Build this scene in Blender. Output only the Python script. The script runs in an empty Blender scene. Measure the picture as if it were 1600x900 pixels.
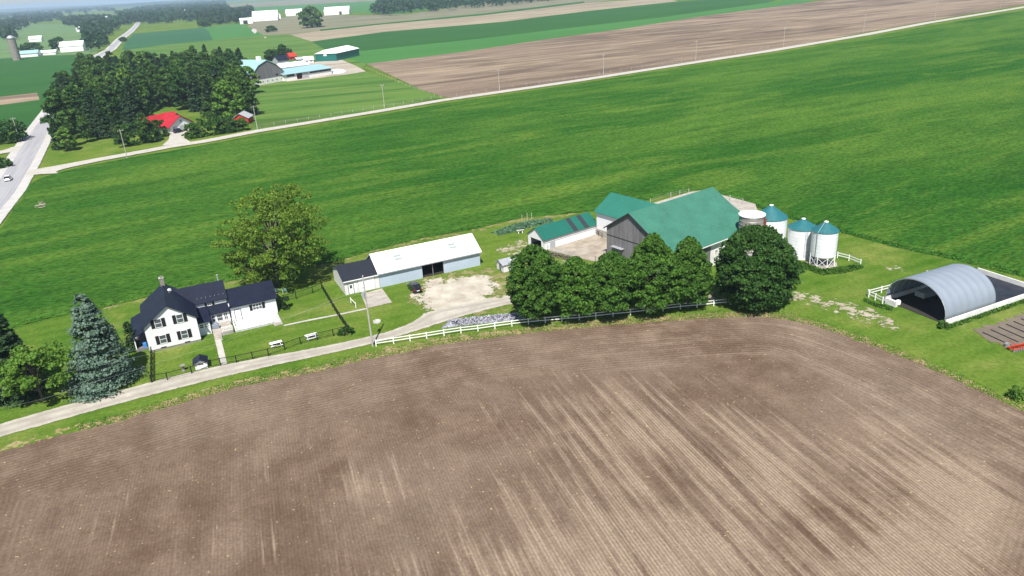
import bpy, bmesh, math, random
import numpy as np
from mathutils import Vector, Matrix
PI = math.pi
R = math.radians
scene = bpy.context.scene
C = scene.collection
random.seed(7)

# ------------------------------------------------------------------ camera
FPX, HD, ROLL, H = 1150.0, 482.0, R(3.4), 55.0
PITCH = math.atan(HD / FPX)
_f = Vector((0, math.cos(PITCH), -math.sin(PITCH)))
_u = Vector((0, math.sin(PITCH), math.cos(PITCH)))
_r = Vector((1, 0, 0))
CR = _r * math.cos(ROLL) - _u * math.sin(ROLL)
CU = _r * math.sin(ROLL) + _u * math.cos(ROLL)
cam = bpy.data.cameras.new('camera'); camo = bpy.data.objects.new('camera', cam); C.objects.link(camo)
camo.matrix_world = Matrix(((CR.x, CU.x, -_f.x, 0), (CR.y, CU.y, -_f.y, 0), (CR.z, CU.z, -_f.z, H), (0, 0, 0, 1)))
cam.sensor_width = 36; cam.lens = FPX / 1600 * 36
cam.clip_start = 1; cam.clip_end = 120000
scene.camera = camo

# ------------------------------------------------------------------ light
SUN_EL = 56.0; SUN_AZ = 184.0     # compass style: 180 is behind the camera
w = bpy.data.worlds.new('World'); scene.world = w; w.use_nodes = True
nt = w.node_tree; nt.nodes.clear()
sky = nt.nodes.new('ShaderNodeTexSky'); sky.sky_type = 'NISHITA'; sky.sun_disc = False
sky.sun_elevation = R(SUN_EL); sky.sun_rotation = R(SUN_AZ); sky.air_density = 1.0; sky.dust_density = 0.6
bg = nt.nodes.new('ShaderNodeBackground'); bg.inputs[1].default_value = 0.07
wo = nt.nodes.new('ShaderNodeOutputWorld')
nt.links.new(sky.outputs[0], bg.inputs[0]); nt.links.new(bg.outputs[0], wo.inputs[0])
sl = bpy.data.lights.new('sun', 'SUN'); sl.energy = 4.6; sl.angle = R(0.55); sl.color = (1.0, 0.955, 0.89)
so = bpy.data.objects.new('sun', sl); C.objects.link(so)
sd_ = Vector((math.sin(R(SUN_AZ)) * math.cos(R(SUN_EL)), math.cos(R(SUN_AZ)) * math.cos(R(SUN_EL)), math.sin(R(SUN_EL))))
so.rotation_euler = sd_.to_track_quat('Z', 'Y').to_euler(); so.location = (0, -50, 120)
scene.view_settings.view_transform = 'Standard'; scene.view_settings.look = 'None'
scene.view_settings.exposure = 0.8; scene.view_settings.gamma = 1.0
scene.render.engine = 'CYCLES'
scene.cycles.max_bounces = 6; scene.cycles.transparent_max_bounces = 12
scene.cycles.volume_bounces = 0

# ------------------------------------------------------------------ placing helpers
def G(x, y, z=0.0):
    """ground point (at height z) seen at a point of the 1600x900 photograph"""
    d = CR * ((x - 800) / FPX) - CU * ((y - 450) / FPX) + _f
    t = (z - H) / d.z
    return Vector((d.x * t, d.y * t, z))
def GP(pts): return [(G(*p).x, G(*p).y) for p in pts]
def heading(a, b):
    d = G(*b) - G(*a); return math.atan2(d.y, d.x), d.length

def tag(o, label=None, cat=None, group=None, kind=None):
    if label: o['label'] = label
    if cat: o['category'] = cat
    if group: o['group'] = group
    if kind: o['kind'] = kind
    return o
def thing(name, label, cat, loc=(0, 0, 0), rot=0, group=None):
    o = bpy.data.objects.new(name, None); C.objects.link(o)
    o.location = loc; o.rotation_euler = (0, 0, rot); o.empty_display_size = 0.5
    return tag(o, label, cat, group)

class MB:
    def __init__(s): s.v = []; s.f = []
    def add(s, vs, fs):
        n = len(s.v); s.v += [tuple(p) for p in vs]; s.f += [tuple(i + n for i in f) for f in fs]; return s
    def box(s, x0, x1, y0, y1, z0, z1):
        return s.add([(x0, y0, z0), (x1, y0, z0), (x1, y1, z0), (x0, y1, z0), (x0, y0, z1), (x1, y0, z1), (x1, y1, z1), (x0, y1, z1)],
                     [(0, 3, 2, 1), (4, 5, 6, 7), (0, 1, 5, 4), (1, 2, 6, 5), (2, 3, 7, 6), (3, 0, 4, 7)])
    def prof(s, pl, axis, c0, c1):
        """extrude the polygon pl [(a, z)] along axis 'u' (x) or 'v' (y)"""
        n = len(pl); P = (lambda a, z, c: (c, a, z)) if axis == 'u' else (lambda a, z, c: (a, c, z))
        vs = [P(a, z, c0) for a, z in pl] + [P(a, z, c1) for a, z in pl]
        return s.add(vs, [tuple(range(n))[::-1], tuple(range(n, 2 * n))] + [(i, (i + 1) % n, n + (i + 1) % n, n + i) for i in range(n)])
    def roof(s, top, t, axis, c0, c1):
        return s.prof(list(top) + [(a, z - t) for a, z in reversed(top)], axis, c0, c1)
    def tube(s, p0, p1, r0, r1=None, n=6, cap=True):
        r1 = r0 if r1 is None else r1
        p0 = Vector(p0); p1 = Vector(p1); d = (p1 - p0).normalized()
        a = d.orthogonal().normalized(); b = d.cross(a)
        vs = [p0 + (a * math.cos(2 * PI * i / n) + b * math.sin(2 * PI * i / n)) * r0 for i in range(n)] + \
             [p1 + (a * math.cos(2 * PI * i / n) + b * math.sin(2 * PI * i / n)) * r1 for i in range(n)]
        fs = [(i, (i + 1) % n, n + (i + 1) % n, n + i) for i in range(n)]
        if cap: fs += [tuple(range(n))[::-1], tuple(range(n, 2 * n))]
        return s.add(vs, fs)
    def lathe(s, pr, n=24, c=(0, 0)):
        vs = []; fs = []
        for r, z in pr: vs += [(c[0] + r * math.cos(2 * PI * i / n), c[1] + r * math.sin(2 * PI * i / n), z) for i in range(n)]
        for k in range(len(pr) - 1):
            fs += [(k * n + i, k * n + (i + 1) % n, (k + 1) * n + (i + 1) % n, (k + 1) * n + i) for i in range(n)]
        fs += [tuple(range(n))[::-1], tuple(range((len(pr) - 1) * n, len(pr) * n))]
        return s.add(vs, fs)
    def build(s, name, mat, parent=None, loc=(0, 0, 0), rot=0, smooth=False, bevel=0):
        me = bpy.data.meshes.new(name); me.from_pydata(s.v, [], s.f)
        bm = bmesh.new(); bm.from_mesh(me); bmesh.ops.recalc_face_normals(bm, faces=bm.faces)
        if bevel: bmesh.ops.bevel(bm, geom=list(bm.edges), offset=bevel, segments=1, affect='EDGES')
        bm.to_mesh(me); bm.free()
        if smooth: me.polygons.foreach_set('use_smooth', [True] * len(me.polygons))
        o = bpy.data.objects.new(name, me); C.objects.link(o); me.materials.append(mat)
        o.location = loc; o.rotation_euler = (0, 0, rot)
        if parent: o.parent = parent
        return o
def bx(*a): return MB().box(*a)
def npmesh(name, V, F, mat, parent=None, smooth=False, attrs=None):
    """numpy mesh: V (n,3), F (m,k)"""
    me = bpy.data.meshes.new(name); m, k = F.shape
    me.vertices.add(len(V)); me.vertices.foreach_set('co', np.asarray(V, np.float32).ravel())
    me.loops.add(m * k); me.loops.foreach_set('vertex_index', np.asarray(F, np.int32).ravel())
    me.polygons.add(m); me.polygons.foreach_set('loop_start', np.arange(0, m * k, k, dtype=np.int32))
    me.polygons.foreach_set('loop_total', np.full(m, k, np.int32))
    if smooth: me.polygons.foreach_set('use_smooth', np.ones(m, bool))
    for nm, arr in (attrs or {}).items():
        a = me.attributes.new(nm, 'FLOAT', 'POINT'); a.data.foreach_set('value', np.asarray(arr, np.float32))
    me.update(calc_edges=True); me.materials.append(mat)
    o = bpy.data.objects.new(name, me); C.objects.link(o)
    if parent: o.parent = parent
    return o

# ------------------------------------------------------------------ materials
class NM:
    def __init__(s, name):
        s.m = bpy.data.materials.new(name); s.m.use_nodes = True; s.t = s.m.node_tree; s.t.nodes.clear()
        s.out = s.t.nodes.new('ShaderNodeOutputMaterial'); s.b = s.t.nodes.new('ShaderNodeBsdfPrincipled')
        s.t.links.new(s.b.outputs[0], s.out.inputs[0]); s.b.inputs['Roughness'].default_value = 0.8
        s.b.inputs['Specular IOR Level'].default_value = 0.25
    def n(s, ty, **k):
        q = s.t.nodes.new('ShaderNode' + ty)
        for a, b in k.items(): setattr(q, a, b)
        return q
    def set(s, sock, v):
        if isinstance(v, bpy.types.NodeSocket): s.t.links.new(v, sock)
        elif isinstance(v, (tuple, list)) and len(v) == 3 and sock.type == 'RGBA': sock.default_value = (*v, 1)
        else: sock.default_value = v
    def pos(s): return s.n('NewGeometry').outputs['Position']
    def obj(s): return s.n('TexCoord').outputs['Object']
    def mapv(s, vec, scale=(1, 1, 1), rot=(0, 0, 0), loc=(0, 0, 0)):
        q = s.n('Mapping'); s.set(q.inputs[0], vec); q.inputs['Scale'].default_value = scale
        q.inputs['Rotation'].default_value = rot; q.inputs['Location'].default_value = loc; return q.outputs[0]
    def rotscale(s, vec, ang, scale):
        return s.mapv(s.mapv(vec, rot=(0, 0, -ang)), scale=scale)
    def noise(s, vec, sc=1, det=3, rough=0.55, dist=0):
        q = s.n('TexNoise'); s.set(q.inputs['Vector'], vec); q.inputs['Scale'].default_value = sc
        q.inputs['Detail'].default_value = det; q.inputs['Roughness'].default_value = rough; q.inputs['Distortion'].default_value = dist
        return q.outputs[0]
    def math(s, op, a, b=0.0, c=0.0, clamp=False):
        q = s.n('Math', operation=op); q.use_clamp = clamp; s.set(q.inputs[0], a); s.set(q.inputs[1], b); s.set(q.inputs[2], c); return q.outputs[0]
    def mr(s, v, a, b, c=0, d=1):
        q = s.n('MapRange'); q.clamp = True
        for i, x in enumerate((v, a, b, c, d)): s.set(q.inputs[i], x)
        return q.outputs[0]
    def mix(s, f, a, b, mode='MIX'):
        q = s.n('Mix', data_type='RGBA', blend_type=mode); s.set(q.inputs[0], f); s.set(q.inputs[6], a); s.set(q.inputs[7], b); return q.outputs[2]
    def attr(s, nm): return s.n('Attribute', attribute_name=nm).outputs['Fac']
    def wave(s, vec, sc, axis='X', dist=0, det=0):
        q = s.n('TexWave', bands_direction=axis); s.set(q.inputs['Vector'], vec); q.inputs['Scale'].default_value = sc
        q.inputs['Distortion'].default_value = dist; q.inputs['Detail'].default_value = det; return q.outputs['Fac']
    def bump(s, h, st=0.3, d=0.1):
        q = s.n('Bump'); q.inputs['Strength'].default_value = st; q.inputs['Distance'].default_value = d; s.set(q.inputs['Height'], h)
        s.set(s.b.inputs['Normal'], q.outputs[0]); return s
    def col(s, c): s.set(s.b.inputs['Base Color'], c); return s
    def cut(s, sock):
        """where sock is 0 the surface is open (ragged edge of a ground cover)"""
        tr = s.n('BsdfTransparent'); mx = s.n('MixShader'); s.set(mx.inputs[0], sock)
        s.t.links.new(tr.outputs[0], mx.inputs[1]); s.t.links.new(s.b.outputs[0], mx.inputs[2]); s.t.links.new(mx.outputs[0], s.out.inputs[0])
def flat(name, c, rough=0.6, var=0.12, sc=1.5, metal=0, spec=0.3):
    m = NM(name); nz = m.noise(m.obj(), sc, 4)
    m.col(m.mix(m.mr(nz, 0.3, 0.7), tuple(x * (1 - var) for x in c), tuple(min(1, x * (1 + var)) for x in c)))
    m.b.inputs['Roughness'].default_value = rough; m.b.inputs['Metallic'].default_value = metal
    m.b.inputs['Specular IOR Level'].default_value = spec
    return m.m
def seamed(name, c, pitch=0.45, axis='X', rough=0.45, wear=(0.12, 0.1, 0.08), wearamt=0.0, bump=0.5, var=0.12, spec=0.4):
    """sheet metal: ribs along the fall of the roof or wall"""
    m = NM(name); o = m.obj(); wv = m.wave(o, PI / pitch / 3.1416 * 0.5 * 2 / 2, axis)
    rib = m.math('POWER', wv, 5.0)
    nz = m.noise(o, 0.35, 4); st = m.noise(m.mapv(o, scale=(2.5, 2.5, 0.3)), 1.2, 4)
    c1 = m.mix(m.mr(nz, 0.3, 0.7), tuple(x * (1 - var) for x in c), tuple(min(1, x * (1 + var)) for x in c))
    c1 = m.mix(m.math('MULTIPLY', rib, 0.22), c1, tuple(x * 0.6 for x in c))
    if wearamt: c1 = m.mix(m.math('MULTIPLY', m.mr(st, 0.52, 0.75), wearamt), c1, wear)
    m.col(c1); m.bump(rib, bump, 0.05); m.b.inputs['Roughness'].default_value = rough; m.b.inputs['Specular IOR Level'].default_value = spec
    return m.m
def planks(name, c1, c2, pitch=0.25, axis='X', rough=0.85):
    m = NM(name); o = m.obj()
    st = m.noise(m.mapv(o, scale=(1 / pitch, 1 / pitch, 0.08)), 1.0, 2); fine = m.noise(m.mapv(o, scale=(6, 6, 0.6)), 1, 3)
    wv = m.math('POWER', m.wave(o, 0.5 / pitch, axis), 10)
    c = m.mix(m.mr(st, 0.3, 0.7), c1, c2); c = m.mix(m.mr(fine, 0.35, 0.75, 0, 0.45), c, tuple(x * 0.5 for x in c1))
    m.col(m.mix(m.math('MULTIPLY', wv, 0.5), c, tuple(x * 0.3 for x in c1))); m.bump(wv, 0.3, 0.03); m.b.inputs['Roughness'].default_value = rough
    return m.m
def siding(name, c, pitch=0.14, dirt=0.25):
    m = NM(name); o = m.obj(); wv = m.wave(o, 0.5 / pitch, 'Z')
    nz = m.noise(o, 0.7, 5); low = m.noise(m.mapv(o, scale=(1, 1, 0.4)), 1.6, 5)
    c1 = m.mix(m.mr(nz, 0.3, 0.75), c, tuple(x * 0.9 for x in c)); c1 = m.mix(m.mr(low, 0.58, 0.8, 0, dirt), c1, (0.42, 0.38, 0.32))
    m.col(m.mix(m.math('MULTIPLY', m.math('POWER', wv, 8), 0.25), c1, tuple(x * 0.6 for x in c))); m.bump(wv, 0.25, 0.02)
    return m.m
M = {}
M['white_siding'] = siding('white siding', (0.72, 0.73, 0.74), dirt=0.12)
M['white_board'] = siding('white board', (0.66, 0.65, 0.63), 0.3, 0.35)
M['white_block'] = flat('whitewashed block', (0.66, 0.65, 0.62), 0.9, 0.14, 0.9)
M['white_paint'] = flat('white paint', (0.78, 0.78, 0.76), 0.6, 0.07, 3)
M['white_metal_roof'] = seamed('white metal roof', (0.86, 0.86, 0.85), 0.45, 'X', 0.5, (0.6, 0.6, 0.58), 0.35, 0.3, 0.05)
M['pale_blue_metal'] = seamed('pale blue steel cladding', (0.39, 0.47, 0.56), 0.5, 'X', 0.5, (0.42, 0.38, 0.33), 0.35, 0.4, 0.06)
M['navy_roof'] = seamed('dark navy metal roof', (0.010, 0.013, 0.028), 0.4, 'X', 0.5, (0.03, 0.035, 0.06), 0.25, 0.5, 0.2, 0.18)
M['navy_roof_y'] = seamed('dark navy metal roof facing sideways', (0.010, 0.013, 0.028), 0.4, 'Y', 0.5, (0.03, 0.035, 0.06), 0.25, 0.5, 0.2, 0.18)
M['black_shingle'] = flat('dark asphalt shingle', (0.015, 0.018, 0.028), 0.9, 0.3, 5)
M['teal_roof'] = seamed('faded teal metal roof', (0.036, 0.146, 0.100), 0.9, 'X', 0.7, (0.066, 0.185, 0.135), 0.9, 0.3, 0.16, 0.3)
M['teal_roof_y'] = seamed('faded teal metal roof across', (0.020, 0.138, 0.098), 0.9, 'Y', 0.6, (0.04, 0.165, 0.13), 0.4, 0.2, 0.08, 0.3)
M['green_roof'] = seamed('green metal roof', (0.006, 0.105, 0.075), 0.3, 'X', 0.55, (0.015, 0.13, 0.095), 0.3, 0.2, 0.08)
M['bin_roof'] = seamed('blue green bin roof', (0.016, 0.120, 0.135), 0.5, 'X', 0.5, (0.05, 0.17, 0.185), 0.6, 0.1, 0.1)
M['red_roof'] = seamed('red metal roof', (0.36, 0.014, 0.022), 0.4, 'X', 0.45, (0.42, 0.05, 0.05), 0.3, 0.3, 0.08)
M['red_wall'] = planks('red boards', (0.42, 0.03, 0.02), (0.5, 0.05, 0.03), 0.3)
M['pale_roof'] = seamed('pale aqua metal roof', (0.27, 0.43, 0.45), 0.6, 'X', 0.5, (0.36, 0.52, 0.52), 0.4, 0.2, 0.06)
M['grey_wood'] = planks('weathered grey boards', (0.125, 0.12, 0.125), (0.25, 0.24, 0.25), 0.3, 'Y')
M['grey_wood_x'] = planks('weathered grey boards front', (0.125, 0.12, 0.125), (0.25, 0.24, 0.25), 0.3, 'X')
M['grey_paint'] = flat('grey paint', (0.35, 0.36, 0.37), 0.7)
M['dark_trim'] = flat('dark trim', (0.03, 0.033, 0.04), 0.6)
M['shutter'] = flat('black shutter', (0.012, 0.013, 0.017), 0.6)
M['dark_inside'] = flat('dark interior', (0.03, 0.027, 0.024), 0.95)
M['glass'] = flat('window glass', (0.06, 0.075, 0.09), 0.12, 0.3, 0.8, 0, 0.7)
M['concrete'] = flat('pale concrete', (0.33, 0.30, 0.26), 0.9, 0.22, 0.8)
M['concrete_stave'] = flat('silo concrete', (0.22, 0.20, 0.175), 0.9, 0.2, 0.7)
M['stone'] = flat('grey stone', (0.40, 0.39, 0.36), 0.9, 0.3, 2)
M['galv'] = flat('galvanised steel', (0.42, 0.44, 0.46), 0.45, 0.1, 2, 0.4)
M['black_metal'] = flat('black metal', (0.012, 0.012, 0.013), 0.5)
M['black_plastic'] = flat('black sheet plastic', (0.02, 0.022, 0.03), 0.45, 0.4, 0.8)
M['pole_wood'] = flat('grey pole wood', (0.36, 0.34, 0.31), 0.9, 0.15, 1.5)
M['bark'] = flat('bark', (0.10, 0.08, 0.065), 0.95, 0.3, 3)
M['orange_red'] = flat('orange red paint', (0.42, 0.05, 0.02), 0.5, 0.3, 2)
M['rubber'] = flat('tyre rubber', (0.015, 0.015, 0.015), 0.9)
M['navy_paint'] = flat('near black car paint', (0.006, 0.008, 0.016), 0.18, 0.05, 1, 0, 0.6)
M['white_car'] = flat('white car paint', (0.72, 0.73, 0.74), 0.25, 0.03, 1, 0, 0.5)
M['car_glass'] = flat('car glass', (0.012, 0.014, 0.018), 0.08, 0.1, 1, 0, 0.6)
M['red_lens'] = flat('red lens', (0.4, 0.01, 0.01), 0.2)
M['clear_lens'] = flat('clear lens', (0.6, 0.6, 0.62), 0.15)
M['blue_plastic'] = flat('blue plastic', (0.05, 0.22, 0.55), 0.5)
M['aqua'] = flat('pale aqua plastic', (0.45, 0.68, 0.62), 0.5)
M['deck_grey'] = flat('grey white deck', (0.44, 0.44, 0.43), .8, .2, 1.5)
M['skylight'] = flat('green grey skylight panel', (0.26, 0.31, 0.29), 0.4)
M['silver'] = flat('aluminium rim', (0.5, 0.5, 0.52), 0.35, 0.1, 2, 0.6)
M['fabric'] = flat('pale grey blue cover fabric', (0.205, 0.24, 0.285), 0.5, 0.05, 0.5, 0, 0.35)
def bin_wall():
    m = NM('white corrugated bin wall'); o = m.obj(); wv = m.wave(o, 0.5 / 0.35 * 1.0, 'Z')
    st = m.noise(m.mapv(o, scale=(2.2, 2.2, 0.35)), 1.0, 5); bl = m.noise(o, 0.9, 4)
    seam = m.math('POWER', m.wave(o, 0.5 / 1.1, 'Z'), 30)
    c = m.mix(m.mr(bl, 0.35, 0.7), (0.74, 0.75, 0.77), (0.64, 0.66, 0.69)); c = m.mix(m.mr(st, 0.56, 0.78, 0, 0.45), c, (0.42, 0.42, 0.45))
    m.col(m.mix(m.math('MULTIPLY', seam, 0.5), c, (0.38, 0.39, 0.42))); m.bump(wv, 0.35, 0.03); m.b.inputs['Roughness'].default_value = 0.5
    return m.m
M['bin_wall'] = bin_wall()

def leafmat(name, dark, light, sc=0.6, rough=0.6):
    m = NM(name); g = m.n('NewGeometry'); o = m.obj()
    nz = m.noise(o, sc, 3); ri = g.outputs['Random Per Island']
    f = m.math('ADD', m.math('MULTIPLY', m.mr(nz, 0.32, 0.7), 0.6), m.math('MULTIPLY', ri, 0.4))
    oi = m.n('ObjectInfo').outputs['Random']
    c = m.mix(f, dark, light); c = m.mix(m.math('MULTIPLY', oi, 0.35), c, tuple(x * 0.6 for x in dark)); m.col(c)
    m.b.inputs['Roughness'].default_value = rough; m.b.inputs['Specular IOR Level'].default_value = 0.2
    tl = m.n('BsdfTranslucent'); m.set(tl.inputs[0], m.mix(0.5, c, light)); mx = m.n('MixShader'); mx.inputs[0].default_value = 0.22
    m.t.links.new(m.b.outputs[0], mx.inputs[1]); m.t.links.new(tl.outputs[0], mx.inputs[2]); m.t.links.new(mx.outputs[0], m.out.inputs[0])
    return m.m
M['leaf_maple'] = leafmat('maple leaves', (0.020, 0.066, 0.007), (0.098, 0.215, 0.022))
M['leaf_maple_dark'] = leafmat('dark maple leaves', (0.014, 0.048, 0.008), (0.060, 0.145, 0.020))
M['leaf_spring'] = leafmat('young yellow green leaves', (0.075, 0.155, 0.014), (0.225, 0.33, 0.038))
M['leaf_apple'] = leafmat('light green leaves', (0.050, 0.13, 0.015), (0.17, 0.30, 0.035))
M['needle_blue'] = leafmat('blue grey needles', (0.034, 0.074, 0.046), (0.20, 0.295, 0.22), 1.6)
M['needle_dark'] = leafmat('dark needles', (0.014, 0.038, 0.012), (0.040, 0.085, 0.026))
M['leaf_wood'] = leafmat('woodlot leaves', (0.022, 0.066, 0.010), (0.11, 0.205, 0.028), 0.15)
M['leaf_far'] = leafmat('far woods leaves', (0.014, 0.045, 0.014), (0.035, 0.085, 0.022), 0.05)
M['leaf_weed'] = leafmat('weeds', (0.06, 0.13, 0.02), (0.13, 0.22, 0.04))
M['leaf_dry'] = leafmat('dry grass', (0.22, 0.19, 0.07), (0.42, 0.36, 0.18))
M['leaf_cabbage'] = leafmat('grey green garden leaves', (0.06, 0.14, 0.07), (0.15, 0.27, 0.16))
M['leaf_crop'] = leafmat('crop leaves', (0.03, 0.12, 0.010), (0.06, 0.19, 0.018))

# ------------------------------------------------------------------ ground covers
def grass_base():
    m = NM('grassland'); p = m.pos()
    big = m.noise(p, 0.012, 4); mid = m.noise(p, 0.09, 5, 0.6); fine = m.noise(p, 1.6, 4, 0.65)
    c = m.mix(m.mr(big, 0.35, 0.65), (0.064, 0.135, 0.016), (0.125, 0.185, 0.028))
    c = m.mix(m.mr(mid, 0.5, 0.68, 0, 0.8), c, (0.195, 0.22, 0.055))
    c = m.mix(m.mr(mid, 0.46, 0.30, 0, 0.8), c, (0.036, 0.11, 0.008))
    mow = m.wave(m.mapv(p, rot=(0, 0, -R(24))), 0.09, 'Y', 1.2, 2)
    c = m.mix(m.math('MULTIPLY', mow, 0.22), c, (0.16, 0.24, 0.04))
    c = m.mix(m.mr(fine, 0.34, 0.64), tuple_mul(m, c, 0.68), c)
    m.b.inputs['Specular IOR Level'].default_value = 0.0
    m.col(c); m.bump(m.noise(p, 3.0, 3), 0.5, 0.25); m.b.inputs['Roughness'].default_value = 0.9
    return m
def tuple_mul(m, c, k): return m.mix(1.0, c, (k, k, k), 'MULTIPLY')
M['grass'] = grass_base().m
def crop_mat():
    m = NM('green crop'); p = m.pos()
    big = m.noise(m.rotscale(p, R(30), (0.55, 1.5, 1)), 0.011, 4, 0.55, 0.8); st = m.noise(m.rotscale(p, R(28), (0.018, 0.085, 1)), 1.0, 5, 0.6, 1.0)
    st2 = m.noise(m.rotscale(p, R(24), (0.16, 0.62, 1)), 1.0, 5, 0.68, 0.6); fine = m.noise(m.rotscale(p, R(24), (0.55, 1.3, 1)), 1.3, 4, 0.75)
    c = m.mix(m.mr(big, 0.38, 0.62), (0.030, 0.114, 0.014), (0.076, 0.170, 0.023))
    c = m.mix(m.mr(st, 0.50, 0.70, 0, 0.75), c, (0.122, 0.207, 0.030))
    c = m.mix(m.mr(st, 0.48, 0.32, 0, 0.5), c, (0.014, 0.074, 0.009))
    c = m.mix(m.mr(st2, 0.54, 0.72, 0, 0.40), c, (0.116, 0.198, 0.030))
    c = m.mix(m.mr(st2, 0.45, 0.28, 0, 0.5), c, (0.010, 0.052, 0.006))
    c = m.mix(m.mr(fine, 0.36, 0.60), tuple_mul(m, c, 0.42), tuple_mul(m, c, 1.08))
    m.b.inputs['Specular IOR Level'].default_value = 0.0
    m.col(c); h = m.math('ADD', m.noise(p, 1.4, 5, 0.75), m.math('MULTIPLY', st2, 0.8)); m.bump(h, 0.9, 0.5); m.b.inputs['Roughness'].default_value = 0.85
    sd = m.attr('sd'); nz = m.noise(p, 0.9, 4, 0.7)
    m.cut(m.math('GREATER_THAN', m.math('ADD', sd, m.math('MULTIPLY', m.math('SUBTRACT', nz, 0.5), 2.2)), 0.0))
    return m.m
M['crop'] = crop_mat()
def soil_mat():
    m = NM('tilled soil'); p = m.pos(); sd = m.attr('sd')
    # rows run towards the lower right; the headland rows follow the field edge
    A = R(-72); e0 = m.math('ADD', sd, m.math('MULTIPLY', m.math('SUBTRACT', m.noise(p, 0.04, 3), 0.5), 16))
    hl = m.mr(e0, 12, 17)
    comb = m.n('CombineXYZ'); m.set(comb.inputs[0], m.math('MULTIPLY', sd, 0.8)); m.set(comb.inputs[1], m.math('MULTIPLY', m.n_xy(p, 'X'), 0.035)); sB = m.noise(comb.outputs[0], 1.0, 5, 0.65)
    sA = m.noise(m.rotscale(p, A, (0.055, 1.0, 1)), 1.0, 4, 0.6); sW = m.noise(m.rotscale(p, A, (0.02, 0.16, 1)), 1.0, 4, 0.6)
    rows = m.wave(m.mapv(p, rot=(0, 0, -A)), 0.5 / 0.62, 'Y', 1.2, 2); rowsB = m.math('SINE', m.math('MULTIPLY', sd, 9.0))
    big = m.noise(p, 0.028, 5, 0.6, 0.5); mid = m.noise(p, 0.16, 5, 0.68); fine = m.noise(p, 2.6, 5, 0.78)
    dark, base, light, tan = (0.108, 0.070, 0.046), (0.178, 0.131, 0.096), (0.295, 0.232, 0.175), (0.36, 0.282, 0.205)
    c = m.mix(m.mr(big, 0.36, 0.60), dark, base)
    c = m.mix(m.mr(mid, 0.42, 0.72, 0, 0.7), c, (0.235, 0.175, 0.125))
    c = m.mix(m.mr(sW, 0.50, 0.30, 0, 0.6), c, (0.10, 0.066, 0.045))
    blk = m.noise(m.mapv(p, loc=(31, 7, 0)), 0.035, 4, 0.6, 0.3)
    place = m.math('ADD', m.mr(m.n_xy(p, 'Y'), 92, 60, 0.0, 0.10), m.mr(m.n_xy(p, 'X'), -35, 30, -0.04, 0.085))
    t = m.math('ADD', m.math('ADD', m.math('MULTIPLY', sA, 0.50), m.math('MULTIPLY', blk, 0.50)), place)
    dry = m.mr(t, 0.59, 0.70)
    c = m.mix(m.math('MULTIPLY', m.math('MULTIPLY', dry, m.mr(rows, 0.2, 0.8, 0.35, 0.9)), hl), c, tan)
    dryB = m.math('MULTIPLY', m.mr(m.math('ADD', m.math('MULTIPLY', sB, 0.65), m.math('MULTIPLY', mid, 0.35)), 0.50, 0.64, 0, 0.7), m.math('SUBTRACT', 1.0, hl))
    c = m.mix(m.math('MULTIPLY', dryB, m.mr(m.n_xy(p, 'X'), -30, 45, 0.25, 1.0)), c, light)
    # a fainter row relief everywhere
    rr = m.math('ADD', m.math('MULTIPLY', rows, hl), m.math('MULTIPLY', rowsB, m.math('SUBTRACT', 1.0, hl)))
    c = m.mix(m.math('MULTIPLY', rr, 0.15), c, (0.09, 0.058, 0.04))
    c = m.mix(m.mr(fine, 0.32, 0.68), tuple_mul(m, c, 0.68), tuple_mul(m, c, 1.12))
    spk = m.noise(p, 2.2, 2, 0.5); c = m.mix(m.mr(spk, 0.70, 0.74, 0, 0.6), c, (0.50, 0.42, 0.20))
    m.col(c); m.bump(m.math('ADD', m.noise(p, 4.0, 5, 0.75), m.math('MULTIPLY', rr, 0.35)), 0.6, 0.12); m.b.inputs['Roughness'].default_value = 1.0
    m.b.inputs['Specular IOR Level'].default_value = 0.0
    nz = m.noise(p, 0.8, 5, 0.7)
    m.cut(m.math('GREATER_THAN', m.math('ADD', sd, m.math('MULTIPLY', m.math('SUBTRACT', nz, 0.5), 3.0)), 0.0))
    return m.m
def n_xy(self, p, ax):
    q = self.n('SeparateXYZ'); self.set(q.inputs[0], p); return q.outputs[ax]
NM.n_xy = n_xy
M['soil'] = soil_mat()
def gravel_mat(name, c1, c2, ragged=1.6, patch=0.0, tracks=None, nsc=0.7):
    m = NM(name); p = m.pos(); sd = m.attr('sd'); mid = m.noise(p, 0.35, 5, 0.65); fine = m.noise(p, 4, 4, 0.7)
    c = m.mix(m.mr(mid, 0.35, 0.7), c1, c2); c = m.mix(m.mr(fine, 0.3, 0.7), tuple_mul(m, c, 0.8), c)
    if tracks:
        w1 = m.mr(m.math('ABSOLUTE', m.math('SUBTRACT', sd, tracks)), 0.1, 0.7, 0.5, 0)
        c = m.mix(w1, c, tuple(x * 0.7 for x in c1))
    m.col(c); m.bump(fine, 0.4, 0.05); m.b.inputs['Roughness'].default_value = 0.95; m.b.inputs['Specular IOR Level'].default_value = 0.1
    nz = m.noise(p, nsc, 5, 0.72); e = m.math('ADD', sd, m.math('MULTIPLY', m.math('SUBTRACT', nz, 0.5), ragged * 2))
    keep = m.math('GREATER_THAN', e, 0.0)
    if patch:
        hole = m.math('ADD', m.noise(p, 0.55, 6, 0.75), m.mr(sd, 0, 4.5, -0.10, patch))
        keep = m.math('MULTIPLY', keep, m.math('GREATER_THAN', hole, 0.44))
    m.cut(keep); return m.m
M['drive'] = gravel_mat('pale gravel drive', (0.34, 0.31, 0.26), (0.48, 0.45, 0.385), 0.35, 0.0, 1.1)
M['yard'] = gravel_mat('worn yard gravel', (0.36, 0.32, 0.25), (0.55, 0.51, 0.43), 1.1, 0.16)
M['barnyard'] = gravel_mat('stained barnyard concrete', (0.26, 0.215, 0.165), (0.44, 0.39, 0.32), 0.3)
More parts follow.
